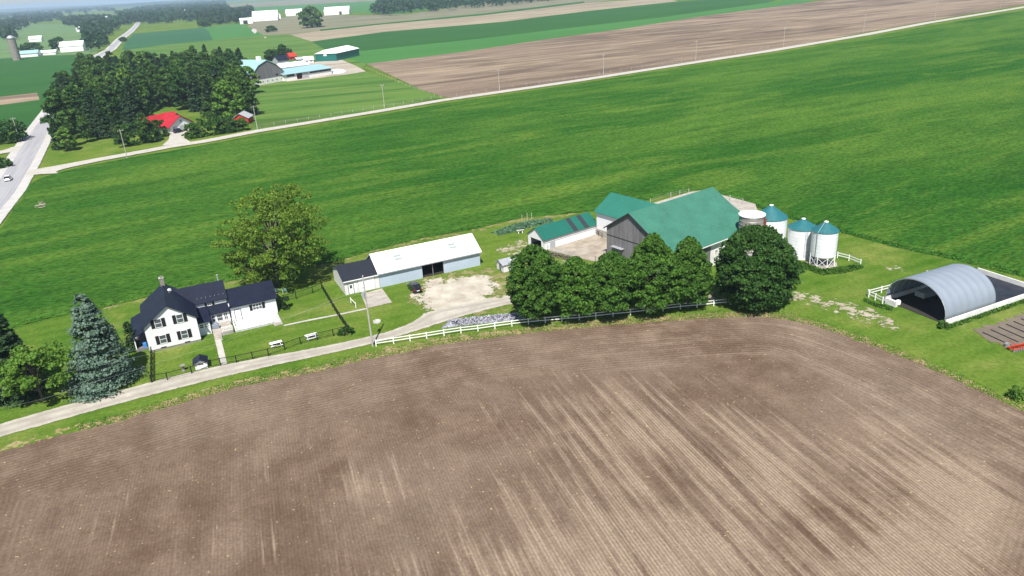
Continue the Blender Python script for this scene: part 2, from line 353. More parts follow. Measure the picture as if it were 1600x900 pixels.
M['patchy'] = gravel_mat('thin gravel patches', (0.30, 0.26, 0.18), (0.45, 0.41, 0.32), 1.4, -0.03, None, 1.0)
M['sideroad'] = gravel_mat('pale gravel road', (0.40, 0.375, 0.325), (0.50, 0.475, 0.42), 0.5)
M['mainshoulder'] = gravel_mat('road shoulder gravel', (0.42, 0.405, 0.38), (0.52, 0.505, 0.48), 0.5)
M['verge'] = gravel_mat('dry verge', (0.23, 0.20, 0.075), (0.36, 0.30, 0.16), 2.2, 0.05, None, 0.6)
M['worn'] = gravel_mat('worn grass', (0.17, 0.17, 0.055), (0.27, 0.24, 0.12), 2.5, -0.02, None, 0.45)
M['weedy'] = gravel_mat('long grass strip', (0.045, 0.11, 0.012), (0.08, 0.17, 0.02), 1.5, 0.15, None, 0.8)
def asphalt():
    m = NM('worn asphalt'); p = m.pos(); nz = m.noise(m.rotscale(p, R(-66.5), (0.03, 1.1, 1)), 1, 4)
    x = m.wave(m.mapv(p, rot=(0, 0, R(66.5))), 0.5 / 1.75, 'Y')
    c = m.mix(m.mr(nz, 0.3, 0.7), (0.27, 0.265, 0.28), (0.37, 0.365, 0.37)); m.col(m.mix(m.math('MULTIPLY', x, 0.3), c, (0.19, 0.19, 0.21)))
    return m.m
M['asphalt'] = asphalt()
def farfield(name, a, b, st=None, ang=30, fine=True, edge=0.8):
    m = NM(name); p = m.pos(); big = m.noise(m.rotscale(p, R(ang), (0.004, 0.012, 1)), 1, 5, 0.6, 0.5)
    s2 = m.noise(m.rotscale(p, R(ang), (0.012, 0.09, 1)), 1, 5, 0.65)
    c = m.mix(m.mr(big, 0.35, 0.65), a, b)
    if st: c = m.mix(m.mr(s2, 0.48, 0.66, 0, 0.85), c, st); s3 = m.noise(m.rotscale(p, R(ang + 4), (0.006, 0.04, 1)), 1, 5, 0.6, 1.5); c = m.mix(m.mr(s3, 0.5, 0.36, 0, 0.8), c, tuple(x * 0.62 for x in a))
    else: c = m.mix(m.mr(s2, 0.4, 0.7, 0, 0.4), c, tuple(x * 0.72 for x in a))
    f = m.noise(p, 0.6, 4, 0.7); c = m.mix(m.mr(f, 0.3, 0.65), tuple_mul(m, c, 0.75), c); m.col(c)
    m.b.inputs['Roughness'].default_value = 0.95; m.b.inputs['Specular IOR Level'].default_value = 0.1
    return m.m
M['far_brown'] = farfield('far tilled field', (0.150, 0.108, 0.078), (0.26, 0.195, 0.14), (0.36, 0.285, 0.185), 22)
M['far_tan'] = farfield('far tan field', (0.27, 0.22, 0.15), (0.33, 0.28, 0.19), (0.36, 0.31, 0.23), 30)
M['far_bright'] = farfield('far bright crop', (0.050, 0.165, 0.034), (0.06, 0.185, 0.04), None, 30)
M['far_dark'] = farfield('far dark crop', (0.024, 0.095, 0.016), (0.034, 0.115, 0.020), None, 30)
M['far_teal'] = farfield('far blue green crop', (0.03, 0.105, 0.040), (0.04, 0.125, 0.05), None, 10)
M['far_pasture'] = farfield('far pasture', (0.065, 0.155, 0.022), (0.10, 0.185, 0.032), (0.15, 0.20, 0.05), 10)
M['far_pale'] = farfield('far pale grass', (0.10, 0.19, 0.06), (0.13, 0.22, 0.08), (0.17, 0.21, 0.10), 20)
M['far_stubble'] = farfield('far stubble', (0.16, 0.17, 0.09), (0.22, 0.20, 0.13), (0.27, 0.23, 0.17), 20)
M['yard_dirt'] = farfield('farmyard dirt', (0.30, 0.25, 0.19), (0.42, 0.37, 0.30), (0.5, 0.46, 0.4), 20)
M['garden_soil'] = farfield('garden soil', (0.13, 0.105, 0.08), (0.19, 0.16, 0.125), None, -62)

def sd_poly(P, X, Y):
    P = np.array(P); n = len(P); d = np.full(X.shape, 1e9); ins = np.zeros(X.shape, bool)
    for i in range(n):
        a = P[i]; b = P[(i + 1) % n]; e = b - a; wx = X - a[0]; wy = Y - a[1]; L = e @ e + 1e-12
        t = np.clip((wx * e[0] + wy * e[1]) / L, 0, 1); d = np.minimum(d, np.hypot(wx - e[0] * t, wy - e[1] * t))
        c = ((a[1] > Y) != (b[1] > Y)) & (X < (b[0] - a[0]) * (Y - a[1]) / (b[1] - a[1] + 1e-12) + a[0]); ins ^= c
    return np.where(ins, d, -d)
def smooth_poly(P, it=1):
    for _ in range(it):
        Q = []
        for i in range(len(P)):
            a = P[i]; b = P[(i + 1) % len(P)]
            Q += [(a[0] * .75 + b[0] * .25, a[1] * .75 + b[1] * .25), (a[0] * .25 + b[0] * .75, a[1] * .25 + b[1] * .75)]
        P = Q
    return P
def sheet(name, P, z, mat, cell=1.0, fan=0.0, margin=2.0, hfun=None, label=None, kind='structure', sm=0):
    """ground cover: a tessellated sheet that stores the distance to its outline"""
    if sm: P = smooth_poly(P, sm)
    A = np.array(P); x0, y0 = A.min(0) - margin; x1, y1 = A.max(0) + margin
    if fan:
        t0, t1 = math.log(y0), math.log(y1); s = A[:, 0] / A[:, 1]; s0, s1 = s.min() - .05, s.max() + .05
        ny = int((t1 - t0) / fan) + 1; nx = int((s1 - s0) / fan) + 1
        T, S = np.meshgrid(np.linspace(t0, t1, ny), np.linspace(s0, s1, nx), indexing='ij'); Y = np.exp(T); X = S * Y
    else:
        ny = int((y1 - y0) / cell) + 2; nx = int((x1 - x0) / cell) + 2
        Y, X = np.meshgrid(np.linspace(y0, y1, ny), np.linspace(x0, x1, nx), indexing='ij')
    D = sd_poly(P, X, Y); mg = margin if not fan else np.maximum(margin, fan * Y * 1.5)
    Z = np.full(X.shape, float(z)) + (hfun(X, Y, D) if hfun else 0)
    keep = D > -mg; q = keep[:-1, :-1] | keep[1:, :-1] | keep[:-1, 1:] | keep[1:, 1:]
    idx = np.arange(X.size).reshape(X.shape)
    F = np.stack([idx[:-1, :-1][q], idx[:-1, 1:][q], idx[1:, 1:][q], idx[1:, :-1][q]], 1)
    used = np.unique(F); mp = np.full(X.size, -1); mp[used] = np.arange(len(used)); F = mp[F]
    V = np.stack([X.ravel()[used], Y.ravel()[used], Z.ravel()[used]], 1)
    o = npmesh(name, V, F, mat, smooth=True, attrs={'sd': D.ravel()[used]})
    return tag(o, label, kind=kind)
def plate(name, P, z, mat, label=None):
    me = bpy.data.meshes.new(name); bm = bmesh.new(); vs = [bm.verts.new((x, y, z)) for x, y in P]; f = bm.faces.new(vs)
    bmesh.ops.triangulate(bm, faces=[f]); bmesh.ops.recalc_face_normals(bm, faces=bm.faces)
    for g in bm.faces:
        if g.normal.z < 0: g.normal_flip()
    bm.to_mesh(me); bm.free(); o = bpy.data.objects.new(name, me); C.objects.link(o); me.materials.append(mat)
    return tag(o, label, kind='structure')

# ---- base ground
gr = MB(); S = 60000; gr.add([(-S, -3000, 0), (S, -3000, 0), (S, S, 0), (-S, S, 0)], [(0, 1, 2, 3)])
tag(gr.build('ground', M['grass']), 'green grassland reaching to the horizon', kind='structure')
# ---- far fields
ff = [
 ('dark_crop_field', [(0, 90), (60, 86), (135, 84), (150, 92), (135, 100), (60, 208), (48, 200), (-60, 215), (-60, 100)], 'far_dark', 'dark green field left of the main road'),
 ('brown_field_strip', [(-60, 158), (58, 145), (62, 156), (-60, 172)], 'far_brown', 'narrow brown field left of the main road'),
 ('pale_field', [(-60, 45), (30, 38), (130, 38), (170, 46), (150, 84), (60, 88), (-60, 96)], 'far_pale', 'pale grass field round the white barns left of the road'),
 ('tan_field_patch', [(45, 27), (92, 20), (95, 25), (45, 30)], 'far_tan', 'small tan field near the left horizon'),
 ('pink_field', [(265, 12), (420, 3), (640, -12), (700, -4), (480, 7), (350, 14), (290, 20)], 'far_stubble', 'pinkish far field near the top edge'),
 ('pale_upper_field', [(350, 14), (480, 7), (700, -4), (760, 2), (620, 22), (500, 17), (430, 18), (380, 22)], 'far_bright', 'pale green field above the far white barns'),
 ('stubble_field', [(384, 43), (398, 33), (470, 24), (560, 24), (640, 22), (760, 3), (920, -6), (1000, -4), (912, 5), (756, 24), (620, 37), (455, 53), (412, 56)], 'far_stubble', 'green brown stubble field in front of the far white barns'),
 ('green_divide', [(500, 46), (620, 34), (756, 21), (912, 2), (914, 5), (756, 24.5), (620, 38), (500, 48.5)], 'far_dark', 'dark grass strip beside the tan field'),
 ('tan_field', [(452, 54), (600, 38), (756, 24), (912, 5), (1037, -3), (1060, 2), (920, 17), (787, 34), (600, 50), (488, 66)], 'far_tan', 'tan bare field beyond the dark green strip'),
 ('dark_green_field', [(487, 65), (600, 50), (787, 34), (920, 17), (1060, 2), (1240, -8), (1200, 4), (1037, 27), (912, 41), (756, 60), (600, 76), (530, 84), (505, 76)], 'far_dark', 'dark green crop strip beyond the bright strip'),
 ('bright_green_field', [(530, 84), (600, 76), (756, 60), (912, 41), (1037, 27), (1200, 4), (1270, -4), (1269, 3), (1100, 25), (975, 45), (850, 62), (725, 81), (600, 97), (573, 100), (545, 92)], 'far_bright', 'bright green crop strip beyond the brown field'),
 ('brown_field', [(573, 100), (600, 97), (725, 81), (850, 62), (975, 45), (1100, 25), (1269, 3), (1500, -26), (1720, -30), (1620, 4), (1450, 33), (1200, 79), (1050, 101), (900, 125), (760, 146), (700, 153), (660, 141)], 'far_brown', 'brown tilled field along the far side of the side road'),
 ('teal_crop_field', [(190, 79), (196, 66), (208, 53), (240, 50), (319, 43), (326, 50), (333, 63), (260, 70)], 'far_teal', 'blue green field right of the distant road'),
 ('light_green_field', [(319, 43), (345, 40), (376, 37), (392, 44), (411, 55), (390, 58), (333, 63), (326, 50)], 'far_bright', 'light green field below the far barns'),
 ('pasture', [(180, 95), (190, 79), (260, 70), (333, 63), (411, 55), (452, 54), (487, 65), (505, 76), (545, 92), (573, 100), (545, 130), (300, 140), (180, 120)], 'far_pasture', 'bright pasture behind the neighbouring barns'),
 ('lower_pasture', [(392, 205), (388, 140), (440, 132), (540, 117), (573, 113), (660, 141), (690, 154), (600, 171), (500, 187)], 'far_pasture', 'green pasture in front of the neighbouring barns'),
 ('farmyard', [(448, 128), (470, 100), (530, 92), (558, 104), (572, 112), (540, 117), (500, 122)], 'yard_dirt', 'pale dirt farmyard round the neighbouring sheds'),
]
for i, (nm, px, mt, lb) in enumerate(ff): plate(nm, GP(px), 0.02 + 0.01 * i, M[mt], lb)
# ---- roads
HM = R(-66.5)
def strip(name, pts, wd, z, mat, label=None, cell=1.5, fan=0):
    L = []; Rr = []
    for i, p in enumerate(pts):
        a = Vector(pts[max(0, i - 1)]); b = Vector(pts[min(len(pts) - 1, i + 1)]); d = (b - a).normalized(); n = Vector((-d.y, d.x)); w_ = wd[i] if isinstance(wd, (list, tuple)) else wd
        L.append(tuple(Vector(p) + n * w_ / 2)); Rr.append(tuple(Vector(p) - n * w_ / 2))
    return sheet(name, L + Rr[::-1], z, mat, cell, fan, 1.5, None, label)
ZR = 0.24
main_px = [(-70, 388), (4, 302), (30, 262), (50, 228), (62, 207), (90, 165), (118, 126), (146, 96), (151, 89), (172, 78), (188, 61), (203, 50), (213.5, 39.5), (218.5, 29)]
mp_ = [tuple(G(*p).xy) for p in main_px]
def dens(p, k=4):
    o = []
    for a, b in zip(p[:-1], p[1:]):
        for i in range(k): o.append((a[0] + (b[0] - a[0]) * i / k, a[1] + (b[1] - a[1]) * i / k))
    return o + [p[-1]]
strip('road_shoulder', dens(mp_, 4), 13.5, ZR, M['mainshoulder'], 'pale gravel shoulders of the main road', 0, 0.006)
def ribbon(name, pts, wd, z, mat, label=None, off=0):
    m = MB(); vs = []
    for i, p in enumerate(pts):
        a = Vector(pts[max(0, i - 1)]); b = Vector(pts[min(len(pts) - 1, i + 1)]); d = (b - a).normalized(); n = Vector((-d.y, d.x))
        for s in (off + wd / 2, off - wd / 2): q = Vector(p) + n * s; vs.append((q.x, q.y, z))
    m.add(vs, [(2 * i, 2 * i + 1, 2 * i + 3, 2 * i + 2) for i in range(len(pts) - 1)])
    return tag(m.build(name, mat), label, kind='structure')
ribbon('main_road', dens(mp_), 7.2, ZR + 0.05, M['asphalt'], 'grey two lane main road at the left edge')
side_px = [(52, 274), (66, 268), (100, 261), (150, 251), (200, 242), (270, 229), (320, 221.5), (400, 206), (500, 189.5), (600, 173), (690, 157.5), (760, 147.5), (900, 127), (1050, 103.5), (1200, 80.5), (1350, 55), (1450, 36), (1600, 11.5), (1720, -8)]
strip('side_road', [tuple(G(*p).xy) for p in side_px], [20, 13, 8.5, 7.2, 7, 7, 7, 7, 7, 7, 7, 7.5, 8, 8, 8.5, 9, 9, 9, 9], ZR + 0.03, M['sideroad'], 'pale gravel side road crossing behind the green field', 0, 0.008)
strip('west_road', [tuple(G(*p).xy) for p in [(-80, 252), (0, 239), (22, 235), (44, 230)]], [8, 8, 10, 18], ZR + 0.015, M['sideroad'], 'pale gravel road entering the crossroads from the left', 0, 0.01)
strip('house_driveway', [tuple(G(*p).xy) for p in [(276, 226), (276, 217), (277, 210), (283, 203)]], [11, 6, 6, 10], ZR + 0.04, M['sideroad'], 'pale driveway of the red roofed house', 0.8)
strip('farm_track', [tuple(G(*p).xy) for p in [(382, 42), (395, 46), (406, 55), (412, 60)]], 9, ZR, M['yard_dirt'] if False else M['sideroad'], 'thin pale track below the far white barns', 0, 0.012)
# ---- near field covers
rs = np.random.RandomState(3)
def crop_h(X, Y, D):
    t = np.clip((D + 0.8) / 3.5, 0, 1); return 0.5 * t * t * (3 - 2 * t) + np.where(D > 0.3, rs.rand(*X.shape) * 0.16, 0)
crop_px = [(44, 290), (66, 278), (88, 271), (120, 263), (200, 247.5), (320, 227), (400, 212), (500, 195.5), (600, 179), (690, 163), (760, 152.5), (900, 132), (1050, 108), (1200, 85.5), (1350, 60), (1450, 41), (1600, 16.5), (1720, -2),
           (1900, 60), (2000, 500), (1800, 475), (1600, 433), (1485, 404.5), (1395, 385.5), (1315, 363), (1240, 343), (1165, 318), (1120, 305), (1050, 303), (960, 325), (900, 333), (814, 340.5), (738, 359), (656, 373), (577, 393), (525, 408), (480, 418), (430, 428), (350, 441), (300, 448), (232, 464), (171, 479), (112, 491), (73, 499), (27, 511), (-90, 545), (-140, 520), (-40, 390), (-10, 372), (12, 344), (23, 322)]
sheet('crop_field', GP(crop_px), 0.02, M['crop'], 1, 0.0075, 1.2, crop_h, 'large rolling green crop field behind the farm buildings')
soil_px = [(-120, 742), (0, 707), (60, 690), (120, 674), (181, 660), (240, 642), (300, 625), (370, 605), (435, 592), (500, 580), (560, 564), (620, 553), (691, 538), (750, 530), (804, 523), (860, 517), (930, 510), (1000, 505), (1060, 500), (1113, 497), (1180, 494), (1225, 499), (1265, 507), (1300, 518), (1355, 537), (1398, 554), (1445, 572), (1485, 589), (1540, 616), (1589, 638), (1680, 680), (1900, 780), (1900, 1300), (-400, 1300)]
SOIL = GP(soil_px)
def soil_h(X, Y, D): return np.where(D > 1, (rs.rand(*X.shape) - 0.5) * 0.04, 0) + 0.05 * np.clip(D, 0, 1)
sheet('tilled_field', SOIL, 0.03, M['soil'], 0.8, 0, 2.0, soil_h, 'brown tilled field filling the foreground')
ce = crop_px[29:43]
sheet('crop_margin', GP([(x, y - 1) for x, y in ce] + [(x, y + 5) for x, y in ce[::-1]]), 0.013, M['worn'], 0.7, 0, 1.5, None, 'dry grass line along the near edge of the crop')
top_edge = soil_px[:31]
vg = [(x, y + 1) for x, y in top_edge[:24]] + [(x, y - (11 if x < 600 else 13 if x < 1060 else 7)) for x, y in top_edge[:24][::-1]]
sheet('dry_verge', GP(vg), 0.018, M['verge'], 0.7, 0, 2.0, None, 'dry straw coloured verge between drive and tilled field')
vg2 = [(x, y + 1) for x, y in top_edge[22:]] + [(x - 2, y - 9) for x, y in top_edge[22:][::-1]]
sheet('field_margin', GP(vg2), 0.016, M['verge'], 0.7, 0, 2.0, None, 'weedy margin along the right edge of the tilled field')
drive_px = [(-90, 690), (0, 663), (100, 634), (200, 607), (300, 581), (400, 560.5), (500, 543), (570, 528), (610, 518), (645, 504), (664, 490), (700, 480), (760, 470), (800, 462), (860, 458), (900, 458), (900, 468), (860, 470), (800, 474.5), (756, 485), (709, 498), (651, 517), (588, 536), (500, 556), (400, 577), (300, 601), (200, 627), (100, 655), (0, 683), (-90, 712)]
sheet('driveway', GP(drive_px), 0.06, M['drive'], 0.6, 0, 1.5, None, 'pale gravel drive running from the lower left to the yard', sm=1)
sheet('worn_grass', GP([(630, 470), (648, 446), (662, 432), (700, 424), (760, 418), (800, 425), (815, 440), (812, 480), (756, 492), (700, 503), (655, 515), (655, 480)]), .034, M['worn'], 0.6, 0, 2.5, None, 'worn dry grass round the gravel yard')
yard_px = [(651, 517), (664, 488), (655, 474), (640, 462), (655, 452), (664, 436), (692, 430), (700, 436), (735, 430), (762, 428), (776, 440), (782, 450), (770, 462), (800, 462), (800, 475), (756, 485), (709, 498)]
sheet('gravel_yard', GP(yard_px), 0.052, M['yard'], 0.6, 0, 2.0, None, 'worn gravel yard in front of the long open shed')
sheet('barn_lane', GP([(1095, 462), (1140, 450), (1200, 448), (1240, 455), (1300, 466), (1360, 482), (1412, 508), (1400, 517), (1340, 502), (1280, 480), (1230, 470), (1150, 472), (1100, 478)]), 0.045, M['patchy'], 0.6, 0, 1.5, None, 'thin stony track running right from the barn')
sheet('bare_patch', GP([(1383, 417), (1400, 415), (1414, 421), (1408, 427), (1390, 424)]), 0.044, M['patchy'], 0.5, 0, 1.5, None, 'small bare patch in the grass above the hoop barn')
sheet('bare_field_spot', GP([(54, 325), (62, 317), (75, 320), (70, 328), (56, 330)]), 0.72, M['patchy'], 0.6, 0, 1.5, None, 'bare spot in the crop near the road')
sheet('stony_patch', GP([(775, 390), (800, 378), (822, 372), (826, 384), (826, 402), (812, 412), (800, 396), (790, 402)]), 0.043, M['patchy'], 0.5, 0, 1.5, None, 'stony trodden grass beside the green roofed shed')
sheet('barn_apron', GP([(826, 402), (860, 404), (900, 410), (960, 412), (960, 430), (850, 440), (820, 425)]), 0.042, M['patchy'], 0.5, 0, 1.5, None, 'trodden dirt in front of the barnyard')
sheet('barnyard', GP([(853, 391), (929, 367), (936, 362), (952, 366), (955, 405), (935, 410), (900, 403)]), 0.058, M['barnyard'], 0.5, 0, 1.0, None, 'pale concrete barnyard between green roofed shed and barn')
sheet('mown_path', GP([(30, 512), (112, 492), (215, 467), (216, 500), (140, 520), (60, 545), (30, 550)]), 0.012, M['grass'], 1, 0, 1, None, 'mown grass strip behind the blue spruce')
sheet('long_grass_row', GP([(40, 549), (110, 531), (190, 512), (205, 513), (200, 522), (112, 541), (50, 560)]), 0.014, M['weedy'], 0.6, 0, 1, None, 'row of longer dark grass behind the blue spruce')
cpath = gravel_mat('concrete walk', (0.40, 0.38, 0.34), (0.5, 0.48, 0.44), 0.1); M['walk'] = cpath
strip('side_walk', [tuple(G(*p).xy) for p in [(443, 509), (486, 500), (528, 492), (575, 482)]], 0.6, 0.05, cpath, 'narrow concrete walk from the house wing to the garage', 0.3)
strip('front_walk', [tuple(G(*p).xy) for p in [(340, 529), (345, 548), (350, 570)]], 1.0, 0.05, cpath, 'short front walk from the house steps to the gate', 0.3)
plate('garage_apron', GP([(564, 460), (597, 451), (612.5, 473), (573, 482)]), 0.07, M['concrete'], 'square concrete slab in front of the garage door')
cy = GP([(1015, 322), (1078, 303), (1100, 300), (1180, 322), (1185, 338), (1150, 340), (1040, 330)])
plate('rear_yard', cy, 0.56, M['concrete'], 'concrete yard showing behind the big teal barn roof')
def pebbles(name, P, n, size, h, mat, label, seed=1):
    """loose stones heaped in a strip (nobody could count them)"""
    r = np.random.RandomState(seed); A = np.array(P); lo, hi = A.min(0), A.max(0); pts = []
    while len(pts) < n:
        q = lo + (hi - lo) * r.rand(2)
        d = sd_poly(P, np.array([q[0]]), np.array([q[1]]))[0]
        if d > 0: pts.append((*q, r.rand() * min(1, d / 1.0) * h))
    pts = np.array(pts); base = np.array([(1, 0, 0), (0, 1, 0), (-1, 0, 0), (0, -1, 0), (0, 0, 1), (0, 0, -1)], float)
    F0 = np.array([(0, 1, 4), (1, 2, 4), (2, 3, 4), (3, 0, 4), (1, 0, 5), (2, 1, 5), (3, 2, 5), (0, 3, 5)])
    sc = size * (0.5 + r.rand(n, 1, 1)); V = base[None] * sc * (0.6 + 0.8 * r.rand(n, 6, 1)); an = r.rand(n) * PI
    ca, sa = np.cos(an)[:, None], np.sin(an)[:, None]; x = V[..., 0] * ca - V[..., 1] * sa; y = V[..., 0] * sa + V[..., 1] * ca
    V = np.stack([x, y, V[..., 2] * 0.7], 2) + pts[:, None]; F = (F0[None] + 6 * np.arange(n)[:, None, None]).reshape(-1, 3)
    return tag(npmesh(name, V.reshape(-1, 3), F, mat), label, kind='stuff')

# ------------------------------------------------------------------ farm buildings
def FRM(px, ang):
    g = G(*px); return (g.x, g.y, 0), R(ang)
def window(parent, u, z, w_, h, v, shutters=False, face='f', pane='glass', frame='white_paint', n=1, shut=0.32):
    """a sash window centred at u, z on the wall plane v; face f looks to -v, l looks to -u"""
    rot = 0 if face == 'f' else -PI / 2; loc = (u, v, z) if face == 'f' else (v, u, z)
    f = MB(); t = 0.07
    f.box(-w_/2 - t, -w_/2, -0.06, 0.03, -h/2 - t, h/2 + t); f.box(w_/2, w_/2 + t, -0.06, 0.03, -h/2 - t, h/2 + t)
    f.box(-w_/2, w_/2, -0.06, 0.03, h/2, h/2 + t); f.box(-w_/2, w_/2, -0.08, 0.03, -h/2 - t, -h/2)
    f.box(-w_/2, w_/2, -0.045, 0.03, -0.035, 0.035)
    for i in range(1, n): x = -w_/2 + w_ * i / n; f.box(x - .03, x + .03, -0.047, 0.03, -h/2, -0.036); f.box(x - .03, x + .03, -0.047, 0.03, 0.036, h/2)
    fo = f.build('window', M[frame], parent, loc, rot)
    bx(-w_/2, w_/2, -0.02, 0.02, -h/2, h/2).build('pane', M[pane], fo)
    if shutters:
        for s in (-1, 1):
            a = s * (w_/2 + t + shut/2 + .01); bx(a - shut/2, a + shut/2, -0.05, 0.02, -h/2 - .06, h/2 + .06).build('shutter', M['shutter'], fo)
    return fo
def door(parent, u, z0, w_, h, v, mat='white_paint', lite=True):
    d = bx(u - w_/2, u + w_/2, v - .05, v + .02, z0, z0 + h).build('door', M[mat], parent)
    t = MB(); t.box(u - w_/2 - .09, u - w_/2, v - .07, v + .01, z0, z0 + h + .09).box(u + w_/2, u + w_/2 + .09, v - .07, v + .01, z0, z0 + h + .09).box(u - w_/2, u + w_/2, v - .07, v + .01, z0 + h, z0 + h + .09)
    t.build('door_frame', M['dark_trim'], d)
    if lite: bx(u - w_/4, u + w_/4, v - .065, v - .051, z0 + h * .55, z0 + h * .9).build('pane', M['glass'], d)
    bx(u + w_/2 - .14, u + w_/2 - .07, v - .11, v - .051, z0 + h * .45, z0 + h * .45 + .07).build('handle', M['dark_trim'], d)
    return d

# --- farmhouse
loc, rot = FRM((235, 551), 25)
hs = thing('farmhouse', 'white two storey farmhouse with dark navy metal roofs and black shutters', 'house', loc, rot)
def roofslope(top, t, axis, c0, c1, mat, parent, name='roof'): return MB().roof(top, t, axis, c0, c1).build(name, M[mat], parent)
MB().prof([(0, 0.35), (8.2, 0.35), (8.2, 4.7), (4.1, 7.72), (0, 4.7)], 'v', 0, 11.2).build('wall', M['white_siding'], hs)
bx(0.06, 8.14, 0.06, 11.14, 0, 0.35).build('foundation', M['concrete_stave'], hs)
sl_ = (7.72 - 4.7) / 4.1
roofslope([(-0.4, 4.7 - .4 * sl_ + .14), (4.1, 7.86), (8.6, 4.7 - .4 * sl_ + .14)], .12, 'v', -0.4, 11.6, 'navy_roof_y', hs)
for u, z in ((2.3, 4.92), (5.72, 4.95), (2.42, 1.92), (5.82, 1.92)): window(hs, u, z, .95, 1.45, 0, True, n=1, shut=.58)
for u in (2.2, 6.0): bx(u - .45, u + .45, -.03, .05, .36, .52).build('vent', M['dark_trim'], hs)
ch = bx(3.75, 4.45, 10.3, 11.0, 7.0, 9.1).build('chimney', M['concrete_stave'], hs); bx(3.68, 4.52, 10.23, 11.07, 9.1, 9.2).build('cap', M['stone'], ch); bx(3.9, 4.3, 10.45, 10.85, 9.2, 9.5).build('flue', M['concrete_stave'], ch)
q = MB(); q.tube((4.9, 7.2, 7.2), (4.9, 7.2, 7.9), .03); q.tube((4.9, 7.2, 7.8), (5.2, 7.0, 7.9), .25, .28, 10); q.build('satellite_dish', M['white_paint'], hs)
# left porch
bx(-2.1, -0.01, 1.5, 10.5, .0, .45).build('porch_deck', M['grey_wood'], hs)
q = MB(); q.roof([(-2.35, 2.7), (-0.01, 3.65)], .1, 'v', 1.1, 10.9); q.build('porch_roof', M['navy_roof_y'], hs)
for v in (1.6, 4.4, 7.3, 10.3): bx(-2.05, -1.9, v - .08, v + .08, .45, 2.7).build('post', M['white_paint'], hs)
q = MB(); q.box(-2.02, -1.94, 1.7, 10.2, 1.2, 1.28).box(-2.02, -1.94, 1.7, 10.2, .6, .66)
for i in range(30): q.box(-2.0, -1.96, 1.8 + i * .28, 1.84 + i * .28, .66, 1.2)
q.build('railing', M['white_paint'], hs)
bx(-0.9, -0.35, 1.6, 2.2, .45, 1.2).build('bin', M['blue_plastic'], hs)
# cross wing behind
MB().prof([(6.4, 0), (12.6, 0), (12.6, 4.6), (9.5, 6.78), (6.4, 4.6)], 'u', 8.21, 13.75).build('rear_wing_wall', M['white_siding'], hs)
s2 = (6.78 - 4.6) / 3.1
MB().roof([(6.05, 4.6 - .35 * s2 + .14), (9.5, 6.92), (12.95, 4.6 - .35 * s2 + .14)], .12, 'u', 5.2, 14.1).build('rear_wing_roof', M['navy_roof'], hs)
window(hs, 10.9, 4.02, .7, .62, 6.4, True, n=2, shut=.4)
for i in range(7): bx(9.0 + i * .75, 9.08 + i * .75, 6.75, 6.83, 5.15, 5.3).build('snow_guard', M['galv'], hs)
q = MB(); q.tube((13.3, 9.6, 6.8), (13.3, 9.6, 7.9), .12, n=8); q.tube((13.3, 9.6, 7.9), (13.3, 9.6, 8.05), .2, n=8); q.build('stove_pipe', M['galv'], hs)
# lower lean-to roofs and enclosed porches
q = MB(); q.roof([(1.95, 2.5), (6.38, 3.7)], .12, 'u', 8.22, 10.5); q.build('entry_roof', M['navy_roof'], hs)
q = MB(); q.roof([(4.5, 2.62), (6.38, 3.68)], .12, 'u', 10.51, 14.0); q.build('sunroom_roof', M['navy_roof'], hs)
bx(8.22, 10.15, 2.2, 6.35, 0, 2.36).build('entry_wall', M['white_siding'], hs)
window(hs, 8.75, 1.75, .6, .65, 2.2, n=1); window(hs, 9.6, 1.75, .6, .65, 2.2, n=1)
bx(10.6, 13.8, 4.9, 6.35, 0, 2.5).build('sunroom_wall', M['white_siding'], hs)
window(hs, 11.0, 1.6, .5, 1.2, 4.9); window(hs, 12.05, 1.6, .9, 1.2, 4.9); window(hs, 13.1, 1.6, .55, 1.2, 4.9, n=2)
bx(11.75, 13.6, 0.1, 4.85, 0, .62).build('deck', M['concrete'], hs)
bx(10.3, 11.74, 0.1, 4.85, 0, .6).build('landing', M['concrete'], hs)
q = MB()
for i in range(4): q.box(10.3, 11.55, .1 - .45 * (i + 1), .1 - .45 * i - .003, 0, .6 - .15 * (i + 1) + .03)
q.build('steps', M['concrete'], hs)
q = MB(); q.box(11.75, 13.6, .1, .16, 1.45, 1.53); q.box(11.75, 13.6, .1, .16, .75, .81)
for i in range(8): q.box(11.8 + i * .25, 11.86 + i * .25, .11, .15, .62, 1.45)
q.build('deck_railing', M['white_paint'], hs)
# right wing
MB().prof([(4.8, 0), (12.4, 0), (12.4, 3.2), (8.6, 5.15), (4.8, 3.2)], 'u', 14.05, 22.1).build('right_wing_wall', M['white_siding'], hs)
s3 = 1.95 / 3.8
MB().roof([(4.4, 3.2 - .4 * s3 + .14), (8.6, 5.29), (12.8, 3.2 - .4 * s3 + .14)], .12, 'u', 13.85, 22.45).build('right_wing_roof', M['navy_roof'], hs)
door(hs, 15.2, .22, 1.0, 2.1, 4.8, lite=False); window(hs, 18.7, 2.15, 1.55, 1.05, 4.8, True, n=3, shut=.5)
bx(19.95, 20.1, 4.65, 4.78, 2.4, 2.75).build('lamp', M['dark_trim'], hs)
bx(13.95, 21.9, 0.1, 4.75, 0, .2).build('terrace', M['deck_grey'], hs)
q = MB(); q.box(13.95, 20.4, .1, .17, 1.02, 1.12).box(13.95, 20.4, .1, .17, .32, .4).box(13.95, 14.02, .2, 4.6, 1.02, 1.12)
for i in range(44): q.box(13.98 + i * .148, 14.06 + i * .148, .11, .15, .4, 1.02)
q.build('picket_railing', M['white_paint'], hs)
bx(20.45, 21.95, -1.0, .09, 0, .16).build('side_step', M['concrete'], hs)
o = bx(13.86, 14.0, 4.2, 4.75, 3.5, 3.9).build('light_box', M['white_paint'], hs)
